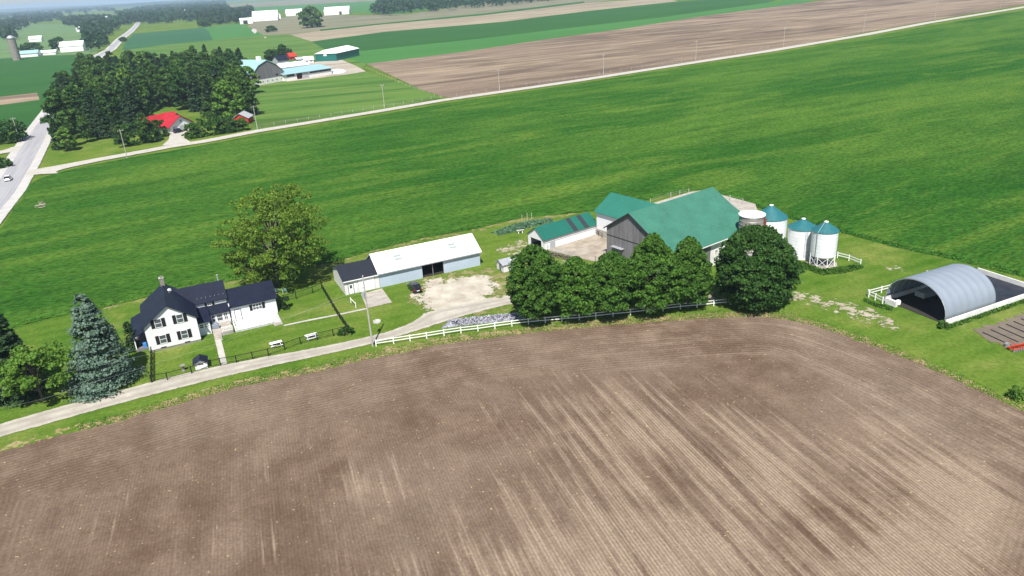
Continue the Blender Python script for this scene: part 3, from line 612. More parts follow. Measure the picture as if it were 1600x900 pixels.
q = thing('barbecue', 'grey blue covered barbecue standing on the house landing', 'barbecue', (hs.location + Matrix.Rotation(rot, 3, 'Z') @ Vector((11.0, 2.6, .6))), rot)
bx(-.6, .6, -.3, .3, .0, .85).build('body', M['fabric'], q, bevel=.08); bx(-.5, .5, -.25, .25, .85, 1.1).build('lid', M['fabric'], q, bevel=.08)

# --- garage and long shed
loc, rot = FRM((661, 434.5), 25)
ga = thing('garage', 'white garage with a black shingle roof at the left end of the long shed', 'garage', loc, rot)
MB().prof([(0, 0), (9.3, 0), (9.3, 2.95), (4.65, 4.5), (0, 2.95)], 'u', -15.95, -9.05).build('wall', M['white_board'], ga)
MB().roof([(-.35, 2.95), (4.65, 4.62), (9.65, 2.95)], .12, 'u', -16.25, -9.02).build('roof', M['black_shingle'], ga)
MB().box(-16.2, -9.03, -.42, -.36, 2.78, 2.95).build('gutter', M['white_paint'], ga)
door(ga, -14.75, .12, .95, 2.0, 0.0); bx(-14.1, -13.75, -.04, .01, .12, 2.15).build('door_panel', M['white_paint'], ga)
gd = bx(-13.2, -10.0, -.05, .02, .05, 2.6).build('garage_door', M['white_paint'], ga)
q = MB(); [q.box(-13.2, -10.0, -.056, -.051, z, z + .03) for z in (.65, 1.3, 1.95)]; q.box(-13.28, -13.2, -.06, .0, .05, 2.68).box(-10, -9.92, -.06, 0, .05, 2.68).box(-13.2, -10, -.06, 0, 2.6, 2.68); q.build('trim', M['grey_paint'], gd)
sh = thing('long_shed', 'long pale blue implement shed with a white metal roof and an open bay', 'shed', loc, rot)
q = MB(); q.box(-9.0, 0, 0, .1, 0, 3.25).box(4.65, 12.8, 0, .1, 0, 3.25).box(0, 4.65, 0.01, .09, 2.9, 3.25); q.build('front_wall', M['pale_blue_metal'], sh)
q = MB(); q.prof([(0.11, 0), (8.5, 0), (8.5, 3.25), (4.3, 5.72), (.11, 3.25)], 'u', 12.7, 12.8); q.build('right_gable', M['pale_blue_metal'], sh)
q = MB(); q.prof([(0.11, 0), (8.5, 0), (8.5, 3.25), (4.3, 5.72), (.11, 3.25)], 'u', -9.0, -8.9); q.build('left_gable', M['grey_wood'], sh)
bx(-8.9, 12.7, 8.4, 8.5, 0, 3.25).build('back_wall', M['grey_wood_x'], sh)
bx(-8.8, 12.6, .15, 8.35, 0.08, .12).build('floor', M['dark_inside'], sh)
q = MB(); ss = (5.72 - 3.25) / 4.2; q.roof([(-.45, 3.25 - .45 * ss + .12), (4.3, 5.86), (8.9, 3.28 - .45 * ss)], .08, 'u', -9.25, 13.15); q.build('roof', M['white_metal_roof'], sh)
bx(-9.2, 13.1, -.5, -.46, 2.86, 3.08).build('fascia', M['grey_paint'], sh)
for u in (-4.1, 7.7):
    for k in range(2):
        v = 1.6 + k * .75; zz = lambda v: 3.25 + v * ss + .13
        MB().prof([(v, zz(v)), (v + .5, zz(v + .5)), (v + .5, zz(v + .5) + .03), (v, zz(v) + .03)], 'u', u - .75, u + .75).build('skylight', M['skylight'], sh)
for u in (0.0, 2.3, 4.65): bx(u - .07, u + .07, .12, .26, 0.12, 3.2).build('post', M['grey_wood'], sh)
# gate posts by the garage
q = thing('hand_rail', 'short white rail on two posts in front of the garage door', 'rail', (*G(548.6, 473).xy, 0), R(-62))
bx(-.06, .06, -.06, .06, 0, 1.1).build('post', M['white_paint'], q); bx(2.9, 3.02, -.06, .06, 0, 1.1).build('post', M['white_paint'], q); bx(-.1, 3.1, -.045, .045, .85, .95).build('rail', M['white_paint'], q)
q = MB().lathe([(.75, 0), (.72, .22), (.5, .22), (.45, .05)], 14).build('fire_ring', M['stone'], None, (*G(589, 503).xy, 0)); tag(q, 'round grey stone fire ring in the lawn below the garage slab', 'fire ring')

# --- small white shed
loc, rot = FRM((787.3, 426.7), 28)
s = thing('garden_shed', 'small white shed with a patched pale metal roof beside the gravel yard', 'shed', loc, rot)
MB().prof([(0, .1), (3.0, .1), (3.0, 1.75), (1.5, 2.42), (0, 1.75)], 'u', 0, 3.15).build('wall', M['white_board'], s)
MB().roof([(-.25, 1.74), (1.5, 2.53), (3.25, 1.74)], .07, 'u', -.35, 3.5).build('roof', M['galv'], s)
bx(-.05, -.001, 1.0, 1.8, .15, 1.6).build('door', M['grey_wood'], s); bx(.1, 3.0, .1, 2.9, 0, .1).build('base', M['stone'], s)
bx(2.0, 2.6, .5, .9, 2.2, 2.26).build('roof_patch', M['white_paint'], s)

# --- green roofed cattle shed
g = G(851, 391.5); loc, rot = (g.x, g.y, 0), R(35)
s = thing('cattle_shed', 'low white cattle shed with a green roof and two dark skylight strips', 'shed', loc, rot)
bx(0, 15.2, 0, .15, 0, 2.55).build('front_wall', M['white_siding'], s); bx(0, 15.2, 5.7, 5.85, 0, 2.55).build('back_wall', M['white_board'], s)
q = MB(); q.box(0, .15, .15, 1.1, 0, 2.55).box(0, .15, 5.0, 5.7, 0, 2.55).box(0, .15, 1.1, 5.0, 1.95, 2.55); q.prof([(.0, 2.552), (5.85, 2.552), (2.92, 4.55)], 'u', 0, .15); q.build('gable_wall', M['white_siding'], s)
MB().prof([(0.15, 0), (5.7, 0), (5.7, 2.5), (2.92, 4.5), (.15, 2.5)], 'u', 15.05, 15.2).build('end_wall', M['white_board'], s)
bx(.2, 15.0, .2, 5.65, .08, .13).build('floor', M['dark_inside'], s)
sg = 2.0 / 2.92
MB().roof([(-.3, 2.6 - .3 * sg + .05), (2.92, 4.7), (6.15, 2.6 - .3 * sg + .05)], .08, 'u', -.35, 15.6).build('roof', M['green_roof'], s)
bx(-.3, 15.2, -.012, -.002, 1.55, 1.62).build('wall_trim', M['dark_trim'], s)
for u in (9.0, 12.2):
    MB().prof([(-.28, 2.50), (2.85, 4.66), (2.85, 4.70), (-.28, 2.54)], 'u', u - .6, u + .6).build('skylight_strip', M['dark_trim'], s)
bx(1.6, 3.0, -.03, .0, 0.1, 1.5).build('side_door', M['grey_paint'], s)

# --- big barn
g = G(952, 404); BX = (g.x, g.y, 0); BR = R(36)
b = thing('barn', 'big barn with weathered grey gable, white front wall and huge faded teal roof', 'barn', BX, BR)
prf = [(0.7, 0), (0.7, 6.85), (-5.85, 11.05), (-11.3, 7.95), (-17.6, 5.25), (-17.6, 0)]
MB().prof(prf, 'u', 0, .3).build('gable_wall', M['grey_wood'], b)
bx(-.06, -.002, -17.6, .7, 5.18, 5.3).build('trim_board', M['dark_trim'], b)
MB().prof([(0.65, 0), (0.65, 6.8), (-5.85, 11.0), (-11.3, 7.9), (-17.5, 5.2), (-17.5, 0)], 'u', 24.7, 25.0).build('far_gable_wall', M['grey_wood'], b)
bx(.3, 24.7, .4, .7, 0, 6.8).build('back_wall', M['white_block'], b)
bx(.3, 9.3, -17.6, -17.3, 0, 5.22).build('front_board_wall', M['grey_wood_x'], b)
bx(9.3, 10.5, -17.65, -17.3, 0, 5.22).build('tall_door', M['grey_wood_x'], b)
bx(10.5, 24.7, -17.6, -17.3, 0, 5.22).build('front_wall', M['white_block'], b)
for u in (12.3, 14.8, 17.3, 19.8, 22.3): window(b, u, 2.9, .8, .5, -17.6)
MB().roof([(1.15, 6.72), (-5.85, 11.25), (-11.3, 8.14), (-18.3, 5.12)], .12, 'u', -.45, 25.4).build('roof', M['teal_roof'], b)
q = MB(); q.roof([(1.17, 6.74), (-5.85, 11.27), (-11.3, 8.16), (-18.32, 5.14)], .3, 'u', -.5, -.452); q.build('rake_trim', M['dark_trim'], b)
bx(-.4, 25.3, -18.36, -18.31, 4.92, 5.1).build('fascia', M['white_paint'], b)
d = bx(-.08, -.002, -4.2, -1.4, 0.1, 2.9).build('stable_door', M['grey_wood'], b)
MB().prof([(-4.4, 3.2), (-1.2, 3.2), (-1.2, 3.28), (-4.4, 3.28)], 'u', -.9, -.002).build('door_canopy', M['galv'], b)
bx(-.06, -.002, -3.4, -2.6, 1.0, 1.9).build('door_pane', M['white_paint'], b)
bx(-.05, -.002, -6.15, -5.55, 7.6, 9.3).build('hay_door', M['grey_wood'], b)
# rear wing
wv = [(8.6, 0), (8.6, 5.8), (13.6, 8.85), (18.6, 5.8), (18.6, 0)]
MB().prof(wv, 'v', .72, 12.9).build('wing_wall', M['white_siding'], b)
MB().roof([(8.1, 5.62), (13.6, 9.0), (19.1, 5.62)], .1, 'v', -2.4, 13.4).build('wing_roof', M['teal_roof_y'], b)
window(b, 6.6, 4.3, .7, 1.1, 8.6, face='l'); bx(8.5, 8.59, .75, 12.9, .0, 1.6).build('wing_plinth', M['concrete'], b)
q = MB(); q.tube((3.5, -17.0, 5.7), (3.5, -17.0, 6.6), .12, n=8); q.build('roof_vent', M['white_paint'], b)

# --- barnyard rails
def rail_fence(name, label, pts, mat='white_paint', post=(.13, 1.25), rails=(1.1, .62), cat='fence', spacing=None, rw=.035, rh=.14, group=None, capz=0):
    """posts as parts, one part for each rail line; pts are world xy of the posts"""
    P = [Vector(p) for p in pts]
    if spacing:
        Q = []
        for a, b_ in zip(P[:-1], P[1:]):
            n = max(1, round((b_ - a).length / spacing)); Q += [a + (b_ - a) * i / n for i in range(n)]
        P = Q + [P[-1]]
    o0 = P[0]; t = thing(name, label, cat, (o0.x, o0.y, capz), 0, group); w2 = post[0] / 2; pm = bx(-w2, w2, -w2, w2, 0, post[1]).build('post', M[mat], t)
    for p in P[1:]:
        c = pm.copy(); C.objects.link(c); c.parent = t; c.location = (p.x - o0.x, p.y - o0.y, 0)
    for z in rails:
        m = MB()
        for a, b_ in zip(P[:-1], P[1:]):
            d = (b_ - a).normalized(); n = Vector((-d.y, d.x)) * (rw / 2); A = a - o0; B = b_ - o0
            vs = [(A.x - n.x, A.y - n.y, z - rh/2), (B.x - n.x, B.y - n.y, z - rh/2), (B.x + n.x, B.y + n.y, z - rh/2), (A.x + n.x, A.y + n.y, z - rh/2)]
            vs += [(x, y, z2 + rh) for x, y, z2 in vs]; m.add(vs, [(0, 3, 2, 1), (4, 5, 6, 7), (0, 1, 5, 4), (1, 2, 6, 5), (2, 3, 7, 6), (3, 0, 4, 7)])
        m.build('rail', M[mat], t)
    return t
xy = lambda *p: tuple(G(*p).xy)
rail_fence('barnyard_fence', 'grey pipe and stone barnyard fence in front of the green roofed shed', [xy(856, 392), xy(900, 404)], 'grey_paint', (.12, 1.3), (1.2, .8, .4), spacing=2.4, rh=.06)
rail_fence('barnyard_gate', 'dark pipe gate beside the grey barn gable', [xy(930, 410), xy(949, 413)], 'dark_trim', (.1, 1.3), (1.2, .8, .4), spacing=3, rh=.05)
rail_fence('feeder_rail', 'dark low feeder rail at the back of the barnyard', [xy(929, 366), xy(941, 372)], 'dark_trim', (.1, 1.2), (1.1, .6), spacing=2, rh=.1)
pebbles('log_heap', GP([(858, 394), (896, 404), (893, 409), (856, 399)]), 130, .22, .7, M['bark'], 'heap of brown logs and rubble behind the barnyard rails', 4)

# --- silos and grain bins
def place_bin(name, label, cat, c, r, zt, za, z0=0, base=None, rf='bin_roof', wall='bin_wall'):
    t = thing(name, label, cat, (c[0], c[1], 0))
    MB().lathe([(r, z0), (r, zt)], 36).build('body', M[wall], t, smooth=False)
    q = MB().lathe([(r + .12, zt - .05), (r + .1, zt + .03), (.35, za - .1), (.34, za)], 24).build('roof', M[rf], t)
    MB().lathe([(.4, za - .02), (.4, za + .12), (.1, za + .22)], 12).build('cap', M['white_paint'], q)
    return t
cs = thing('concrete_silo', 'short concrete silo with a flat white cap beside the barn', 'silo', (*G(1175.3, 333.8, 9.2).xy, 0))
MB().lathe([(2.45, 0), (2.45, 9.0)], 28).build('body', M['concrete_stave'], cs); MB().lathe([(2.62, 9.0), (2.62, 9.15), (.1, 9.5)], 28).build('cap', M['white_paint'], cs)
bx(1.9, 2.35, -1.75, -1.3, 0, 8.6).build('chute', flat('rust', (0.16, 0.045, 0.03), .9), cs)
q = MB(); [q.lathe([(2.47, z), (2.5, z + .04), (2.47, z + .08)], 28) for z in np.arange(.5, 8.9, .75)]; q.build('hoops', M['galv'], cs)
g = G(1204, 321, 10.2)
bb = place_bin('grain_bin', 'largest white grain bin, partly behind the round tree', 'grain bin', (g.x + .2, g.y), 3.25, 7.9, 10.2)
lb = place_bin('grain_bin', 'flat bottomed white grain bin with an outside ladder, middle of the three', 'grain bin', (58.9, 139.4), 2.75, 6.1, 7.75)
for s in (-1, 1): pass
q = MB(); a = R(-95)
for s in (-.2, .2): x, y = 2.83 * math.cos(a + s / 3), 2.83 * math.sin(a + s / 3); q.tube((x, y, .5), (x, y, 6.1), .025, n=4)
for i in range(18): q.tube((2.83 * math.cos(a - .066), 2.83 * math.sin(a - .066), .6 + i * .3), (2.83 * math.cos(a + .066), 2.83 * math.sin(a + .066), .6 + i * .3), .018, n=4)
q.build('ladder', M['galv'], lb)
hb = place_bin('hopper_bin', 'white hopper bin raised on braced legs, rightmost of the bins', 'grain bin', (61.1, 134.0), 2.4, 7.1, 8.7, 2.1)
MB().lathe([(.3, .7), (2.36, 2.1)], 24).build('hopper', M['galv'], hb)
for i in range(8):
    a = 2 * PI * i / 8 - PI / 2; x, y = 2.4 * math.cos(a), 2.4 * math.sin(a); MB().tube((x, y, 0.1), (x, y, 2.4), .08, n=6).build('leg', M['white_paint'], hb)
q = MB()
for i in range(8):
    a = 2 * PI * i / 8 - PI / 2; a2 = a + PI / 4
    for z0, z1 in ((.2, 2.0), (2.0, .2)): q.tube((2.42 * math.cos(a), 2.42 * math.sin(a), z0), (2.42 * math.cos(a2), 2.42 * math.sin(a2), z1), .045, n=4)
q.build('brace', M['white_paint'], hb); MB().lathe([(3.0, 0), (3.0, .12)], 8).build('pad', M['concrete'], hb)
q = MB(); q.tube((-2.1, -1.5, .2), (-2.1, -1.5, 7.1), .05, n=5); q.tube((-2.1, -1.5, 7.1), (-.4, -.2, 8.75), .05, n=5); q.build('fill_pipe', M['galv'], hb)

# --- hoop barn
g = G(1475.4, 508.5); QR = R(24)
hp = thing('hoop_barn', 'open ended hoop barn with a pale grey fabric cover on low white walls', 'hoop barn', (g.x, g.y, 0), QR)
LW, WQ = 12.2, 11.2
bx(.05, 24.5, -.2, .05, 0, .95).build('low_wall', M['white_block'], hp); bx(.05, LW, WQ - .05, WQ + .2, 0, .95).build('low_wall', M['white_block'], hp)
bx(24.25, 24.5, .06, WQ + .2, 0, .95).build('low_wall', M['white_block'], hp)
nb, na, sub = 7, 28, 6; vs = []; fs = []
for i in range(nb * sub + 1):
    u = LW * i / (nb * sub); sag = .16 * abs(math.sin(PI * i / sub))
    for k in range(na + 1):
        th = PI * k / na; rr = 1 - (sag / 5.6) * math.sin(th) ** .5 if 0 < k < na else 1
        vs.append((u, WQ / 2 - WQ / 2 * math.cos(th) * rr, .95 + 4.95 * (math.sin(th) ** .92) * rr))
for i in range(nb * sub):
    for k in range(na): a = i * (na + 1) + k; fs.append((a, a + 1, a + na + 2, a + na + 1))
q = MB(); q.add(vs, fs); cov = q.build('cover', M['fabric'], hp, smooth=True); md = cov.modifiers.new('thick', 'SOLIDIFY'); md.thickness = .03
for i in range(nb + 1):
    q = MB(); u = LW * i / nb; pts = [(u, WQ / 2 - WQ / 2 * .988 * math.cos(PI * k / 20), .93 + 4.86 * (math.sin(PI * k / 20) ** .92)) for k in range(21)]
    for p0, p1 in zip(pts[:-1], pts[1:]): q.tube(p0, p1, .05, n=5, cap=False)
    q.build('hoop', M['galv'], hp)
q = MB()
for z, v in ((2.9, WQ - .55), (2.9, .55)): q.tube((0, v, z), (LW, v, z), .04, n=4)
q.build('purlin', M['galv'], hp)
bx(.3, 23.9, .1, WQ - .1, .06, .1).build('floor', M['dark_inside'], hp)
plate('manure_pad', [tuple((hp.location + Matrix.Rotation(QR, 3, 'Z') @ Vector(p)).xy) for p in ((12.4, .08, 0), (24.2, .08, 0), (24.2, WQ - .05, 0), (12.4, WQ - .05, 0))], .13, M['black_plastic'], 'black sheeted pad behind the hoop barn')
def onq(u, v, z=0): return hp.location + Matrix.Rotation(QR, 3, 'Z') @ Vector((u, v, z))
q = thing('retaining_wall', 'grey and white upright wall piece at the far corner of the hoop barn', 'wall', onq(13.0, 11.7), QR)
bx(0, .25, -.4, 1.9, 0, 2.1).build('panel', M['white_block'], q); bx(-.15, 0, 1.6, 1.9, 0, 2.1).build('post', M['concrete_stave'], q)
for i, (u, v, l, wd_) in enumerate(((15.2, 6.5, 2.6, .5), (13.6, 9.6, 3.0, .6), (17.4, 9.8, 3.2, .5))):
    o = bx(0, wd_, 0, l, 0, .14).build('timber', M['stone'], None, onq(u, v, .13), QR - R(20 * (i - 1))); tag(o, ['pale timber lying alone in the middle of the black pad', 'pale timber on the black pad nearest the hoop cover', 'pale timber near the far corner of the black pad'][i], 'timber', 'timbers on the black pad')
q = thing('water_tank', 'pale water tank in the left mouth of the hoop barn', 'tank', onq(.6, 9.1), QR)
MB().lathe([(.4, 0.1), (.42, .2), (.42, .75), (.25, .9), (.12, .95)], 16).build('body', M['white_paint'], q, smooth=True); bx(-1.2, -.7, -.5, 1.6, 0, 1.0).build('block', M['white_block'], q)
q = thing('feed_wagon', 'dark farm wagon standing in the shade inside the hoop barn', 'wagon', onq(6.5, 8.3, .1), QR)
bx(-1.8, 1.8, -.9, .9, .7, 1.6).build('body', M['grey_paint'], q)
for x in (-1.2, 1.2):
    for y in (-1, 1): MB().tube((x, y - .1, .4), (x, y + .1, .4), .4, n=14).build('wheel', M['rubber'], q)

# --- garden bed and implement at the right edge
bed = GP([(1527, 520), (1600, 493), (1660, 472), (1720, 520), (1650, 560), (1572, 541)])
sheet('garden_bed', bed, .05, M['garden_soil'], 1, 0, 0, None, 'brown garden bed with black drip lines at the right edge')
a0 = G(1533, 519); a1 = G(1660, 474)
d1 = (G(1572, 541) - G(1527, 520))
for i in range(11):
    p = a0 + (a1 - a0) * (i / 11.0); q = p + d1 * (1.0 if i < 6 else .7)
    p = p + (q - p) * .06
    o = MB().tube((p.x, p.y, .1), (q.x, q.y, .1), .09, n=5).build('drip_line', M['black_plastic']); tag(o, 'black drip line on the brown garden bed', 'drip line', 'drip lines on the garden bed')
im = thing('disc_harrow', 'orange red harrow standing on the grass at the right edge', 'harrow', (*G(1592, 549).xy, 0), R(15)); im.scale = (.75, .75, .75)
q = MB(); q.box(-1.6, 3.2, -.1, .1, .5, .7).box(-1.6, 3.2, 1.2, 1.4, .5, .7).box(-1.5, -1.3, .1, 1.2, .5, .7).box(.6, .8, .1, 1.2, .5, .7).box(2.8, 3.0, .1, 1.2, .5, .7); q.build('frame', M['orange_red'], im)
for i in range(9): MB().tube((-1.4 + i * .55, .0, .35), (-1.35 + i * .55, .0, .35), .34, n=12).build('disc', M['galv'], im)
for i in range(9): MB().tube((-1.2 + i * .55, 1.3, .35), (-1.15 + i * .55, 1.3, .35), .34, n=12).build('disc', M['orange_red'], im)
MB().tube((.7, 1.4, .6), (.7, 3.0, .9), .07, n=6).build('hitch', M['orange_red'], im); MB().tube((3.3, -.4, .35), (3.5, -.4, .35), .35, n=12).build('wheel', M['rubber'], im)
q = thing('bucket', 'pale grey bucket beside the orange harrow', 'bucket', (*G(1573, 542).xy, 0)); MB().lathe([(.28, 0), (.36, .6), (.33, .6), (.26, .05)], 14).build('body', M['galv'], q)

# ------------------------------------------------------------------ fences
fpx = [(588, 541), (615.5, 537), (641, 533), (667, 529), (694, 524.5), (720.5, 520.5), (747, 517.5), (773.5, 513.5), (800, 510), (826, 507), (852, 504.8), (878, 502.5), (905, 500.5), (931, 497.5), (958, 494.5), (985, 492), (1010.5, 489), (1036, 486.5), (1063, 483), (1089, 481), (1115, 478), (1141.7, 475.5)]
rail_fence('white_fence', 'long white two rail fence along the drive and under the maples', [xy(*p) for p in fpx], 'white_paint', (.16, 1.2), (1.05, .55), rh=.15)
rail_fence('white_fence', 'short white two rail fence right of the hopper bin', [xy(1308, 403), xy(1326, 407.5), xy(1344, 415)], 'white_paint', (.16, 1.3), (1.1, .6), rh=.16)
rail_fence('white_fence', 'short white fence on the far left side of the hoop barn', [xy(1356, 463), xy(1376.7, 457.5), xy(1392, 453.5)], 'white_paint', (.16, 1.3), (1.1, .6), rh=.16)
rail_fence('white_fence', 'short white fence nearest the left foot of the hoop barn', [xy(1357, 464.5), xy(1367, 469), xy(1378.4, 474.7)], 'white_paint', (.16, 1.3), (1.1, .6), rh=.16)
def chain_fence(name, label, pts, mesh=True, dense=False, h=1.3, sp=3.0):
    t = rail_fence(name, label, pts, 'black_metal', (.13, h + .06), (h - .03,), spacing=sp, rh=.08, rw=.07)
    if dense:
        P = [Vector(p) for p in pts]; o0 = P[0]; m = MB()
        for a, b_ in zip(P[:-1], P[1:]):
            n = int((b_ - a).length / .12); d = (b_ - a).normalized()
            for i in range(n):
                A = a + (b_ - a) * (i / n) - o0; B = A + d * .085; m.add([(A.x, A.y, .05), (B.x, B.y, .05), (B.x, B.y, h - .08), (A.x, A.y, h - .08)], [(0, 1, 2, 3)])
        m.build('infill', M['black_metal'], t)
    else:
        P = [Vector(p) for p in pts]; o0 = P[0]; m = MB()
        for a, b_ in zip(P[:-1], P[1:]):
            for z in np.arange(.15, h - .1, .28): m.tube((*(a - o0), z), (*(b_ - o0), z), .016, n=3, cap=False)
        m.build('wire_mesh', M['black_metal'], t)
    return t
chain_fence('black_fence', 'thin black wire fence along the front lawn of the farmhouse', [xy(237, 598), xy(262, 594), xy(370, 567), xy(470, 551), xy(546, 518)][:2] + [xy(300, 584), xy(345, 571), xy(370, 567), xy(420, 556), xy(470, 538), xy(546, 519)])
chain_fence('black_fence', 'dense black fence running back beside the garage lawn', [xy(546, 520), xy(527, 492), xy(503, 451)], dense=True, sp=2.2)
chain_fence('black_fence', 'thin black wire fence behind the right wing lawn', [xy(503, 451), xy(489, 458), xy(463, 467), xy(444, 471)])
chain_fence('black_fence', 'dense black fence between spruce and farmhouse', [xy(238, 598), xy(238, 553)], dense=True, sp=2.2)
# posts beyond the side road
def wire_fence(name, label, pts, sp, h=1.3, z0=.6):
    t = rail_fence(name, label, pts, 'pole_wood', (.16, h), (h - .15, h - .6), spacing=sp, rh=.03, rw=.03, capz=z0 - .4); return t
wire_fence('wire_fence', 'wire fence on wooden posts along the pasture by the side road', [xy(410, 199), xy(500, 184.5), xy(600, 168), xy(688, 153.5)], 6)
wire_fence('wire_fence', 'wire fence on wooden posts beside the brown field', [xy(690, 153), xy(760, 143), xy(900, 122.5), xy(1050, 99), (xy(1200, 76))], 9)
wire_fence('wire_fence', 'wire fence running back from the side road to the farmyard', [xy(688, 153), xy(640, 137), xy(573, 108)], 9)
wire_fence('wire_fence', 'thin fence posts standing in the crop behind the barn', [xy(1016, 318), xy(1048, 308), xy(1062, 305), xy(1076, 302)], 8, 1.3, .4)
wire_fence('wire_fence', 'leaning fence posts right behind the teal barn roof', [xy(1140, 316), xy(1160, 322)], 12, 1.9, .4)

# ------------------------------------------------------------------ yard things
def picnic(px, label):
    t = thing('picnic_table', label, 'picnic table', (*G(*px).xy, 0), R(27), 'white picnic tables')
    q = MB(); [q.box(-1.0, 1.0, -.42 + i * .17, -.27 + i * .17, .72, .77) for i in range(5)]; q.build('table_top', M['white_paint'], t)
    for s in (-1, 1): bx(-1.0, 1.0, s * .75 - .15, s * .75 + .15, .42, .47).build('bench', M['white_paint'], t)
    for s in (-.7, .7):
        q = MB(); q.tube((s, -.7, 0), (s, -.2, .72), .05, n=4).tube((s, .7, 0), (s, .2, .72), .05, n=4).box(s - .04, s + .04, -.85, .85, .35, .42); q.build('leg', M['white_paint'], t)
picnic((432, 541), 'white picnic table nearest the house steps, left of the two'); picnic((487, 529), 'white picnic table nearer the garage, right of the two')
def adirondack(px, label):
    t = thing('lawn_chair', label, 'chair', (*G(*px).xy, 0), R(200), 'lawn chairs under the big tree')
    bx(-.32, .32, -.3, .3, .32, .38).build('seat', M['aqua'], t)
    MB().add([(-.33, .28, .3), (.33, .28, .3), (.38, .62, 1.05), (-.38, .62, 1.05), (-.33, .34, .3), (.33, .34, .3), (.38, .68, 1.05), (-.38, .68, 1.05)], [(0, 3, 2, 1), (4, 5, 6, 7), (0, 1, 5, 4), (1, 2, 6, 5), (2, 3, 7, 6), (3, 0, 4, 7)]).build('backrest', M['aqua'], t)
    for s in (-1, 1): bx(s * .4 - .07, s * .4 + .07, -.35, .4, .55, .6).build('armrest', M['aqua'], t); bx(s * .4 - .04, s * .4 + .04, -.33, -.25, 0, .55).build('leg', M['aqua'], t); bx(s * .4 - .04, s * .4 + .04, .3, .38, 0, .55).build('leg', M['aqua'], t)
adirondack((433, 457), 'pale aqua lawn chair close to the end of the house wing'); adirondack((445, 456.5), 'pale aqua lawn chair farther from the house wing')
loc, rot = FRM((180 + 515/4.09, 380 + 812/4.09), 22)
s = thing('playhouse', 'tiny white playhouse with a dark roof on the front lawn', 'playhouse', loc, rot)
MB().prof([(0, 0), (1.85, 0), (1.85, 1.15), (.92, 1.6), (0, 1.15)], 'v', 0, 1.9).build('wall', M['white_paint'], s)
MB().roof([(-.25, 1.1), (.92, 1.72), (2.1, 1.1)], .07, 'v', -.35, 2.1).build('roof', M['navy_roof_y'], s); bx(.55, 1.3, -.03, .0, .75, 1.0).build('window', M['glass'], s); bx(.7, 1.2, -.03, 0, .02, .6).build('door', M['white_paint'], s)
q = thing('birdbath', 'grey stone planter standing left of the playhouse', 'planter', (*G(287, 579).xy, 0)); MB().lathe([(.3, 0), (.2, .2), (.2, .7), (.45, .95), (.4, 1.0), (.1, .9)], 12).build('bowl', M['concrete_stave'], q)
q = thing('picnic_bench', 'small pale table on the grass beside the garden row', 'table', (*G(813, 364).xy, 0), R(20)); bx(-.9, .9, -.35, .35, .65, .72).build('table_top', M['stone'], q); bx(-.6, -.4, -.2, .2, 0, .65).build('leg', M['white_paint'], q); bx(.4, .6, -.2, .2, 0, .65).build('leg', M['white_paint'], q)
for i, px in enumerate(((816, 349), (824, 346), (831, 346))):
    q = thing('garden_post', ['thin pale post, leftmost of three behind the garden row', 'thin pale post, middle of three behind the garden row', 'thin pale post, rightmost of three behind the garden row'][i], 'post', (*G(*px).xy, .2), 0, 'posts behind the garden row'); bx(-.06, .06, -.06, .06, 0, 2.0).build('post', M['pole_wood'], q)
pebbles('stone_heap', GP([(690, 513), (702, 501), (740, 497), (800, 491), (850, 488), (850, 497), (800, 501), (740, 506)]), 2600, .19, .7, flat('pale heap stone', (0.26, 0.26, 0.30), .9, .7, 1.2), 'long low heap of pale stones behind the white fence', 9)

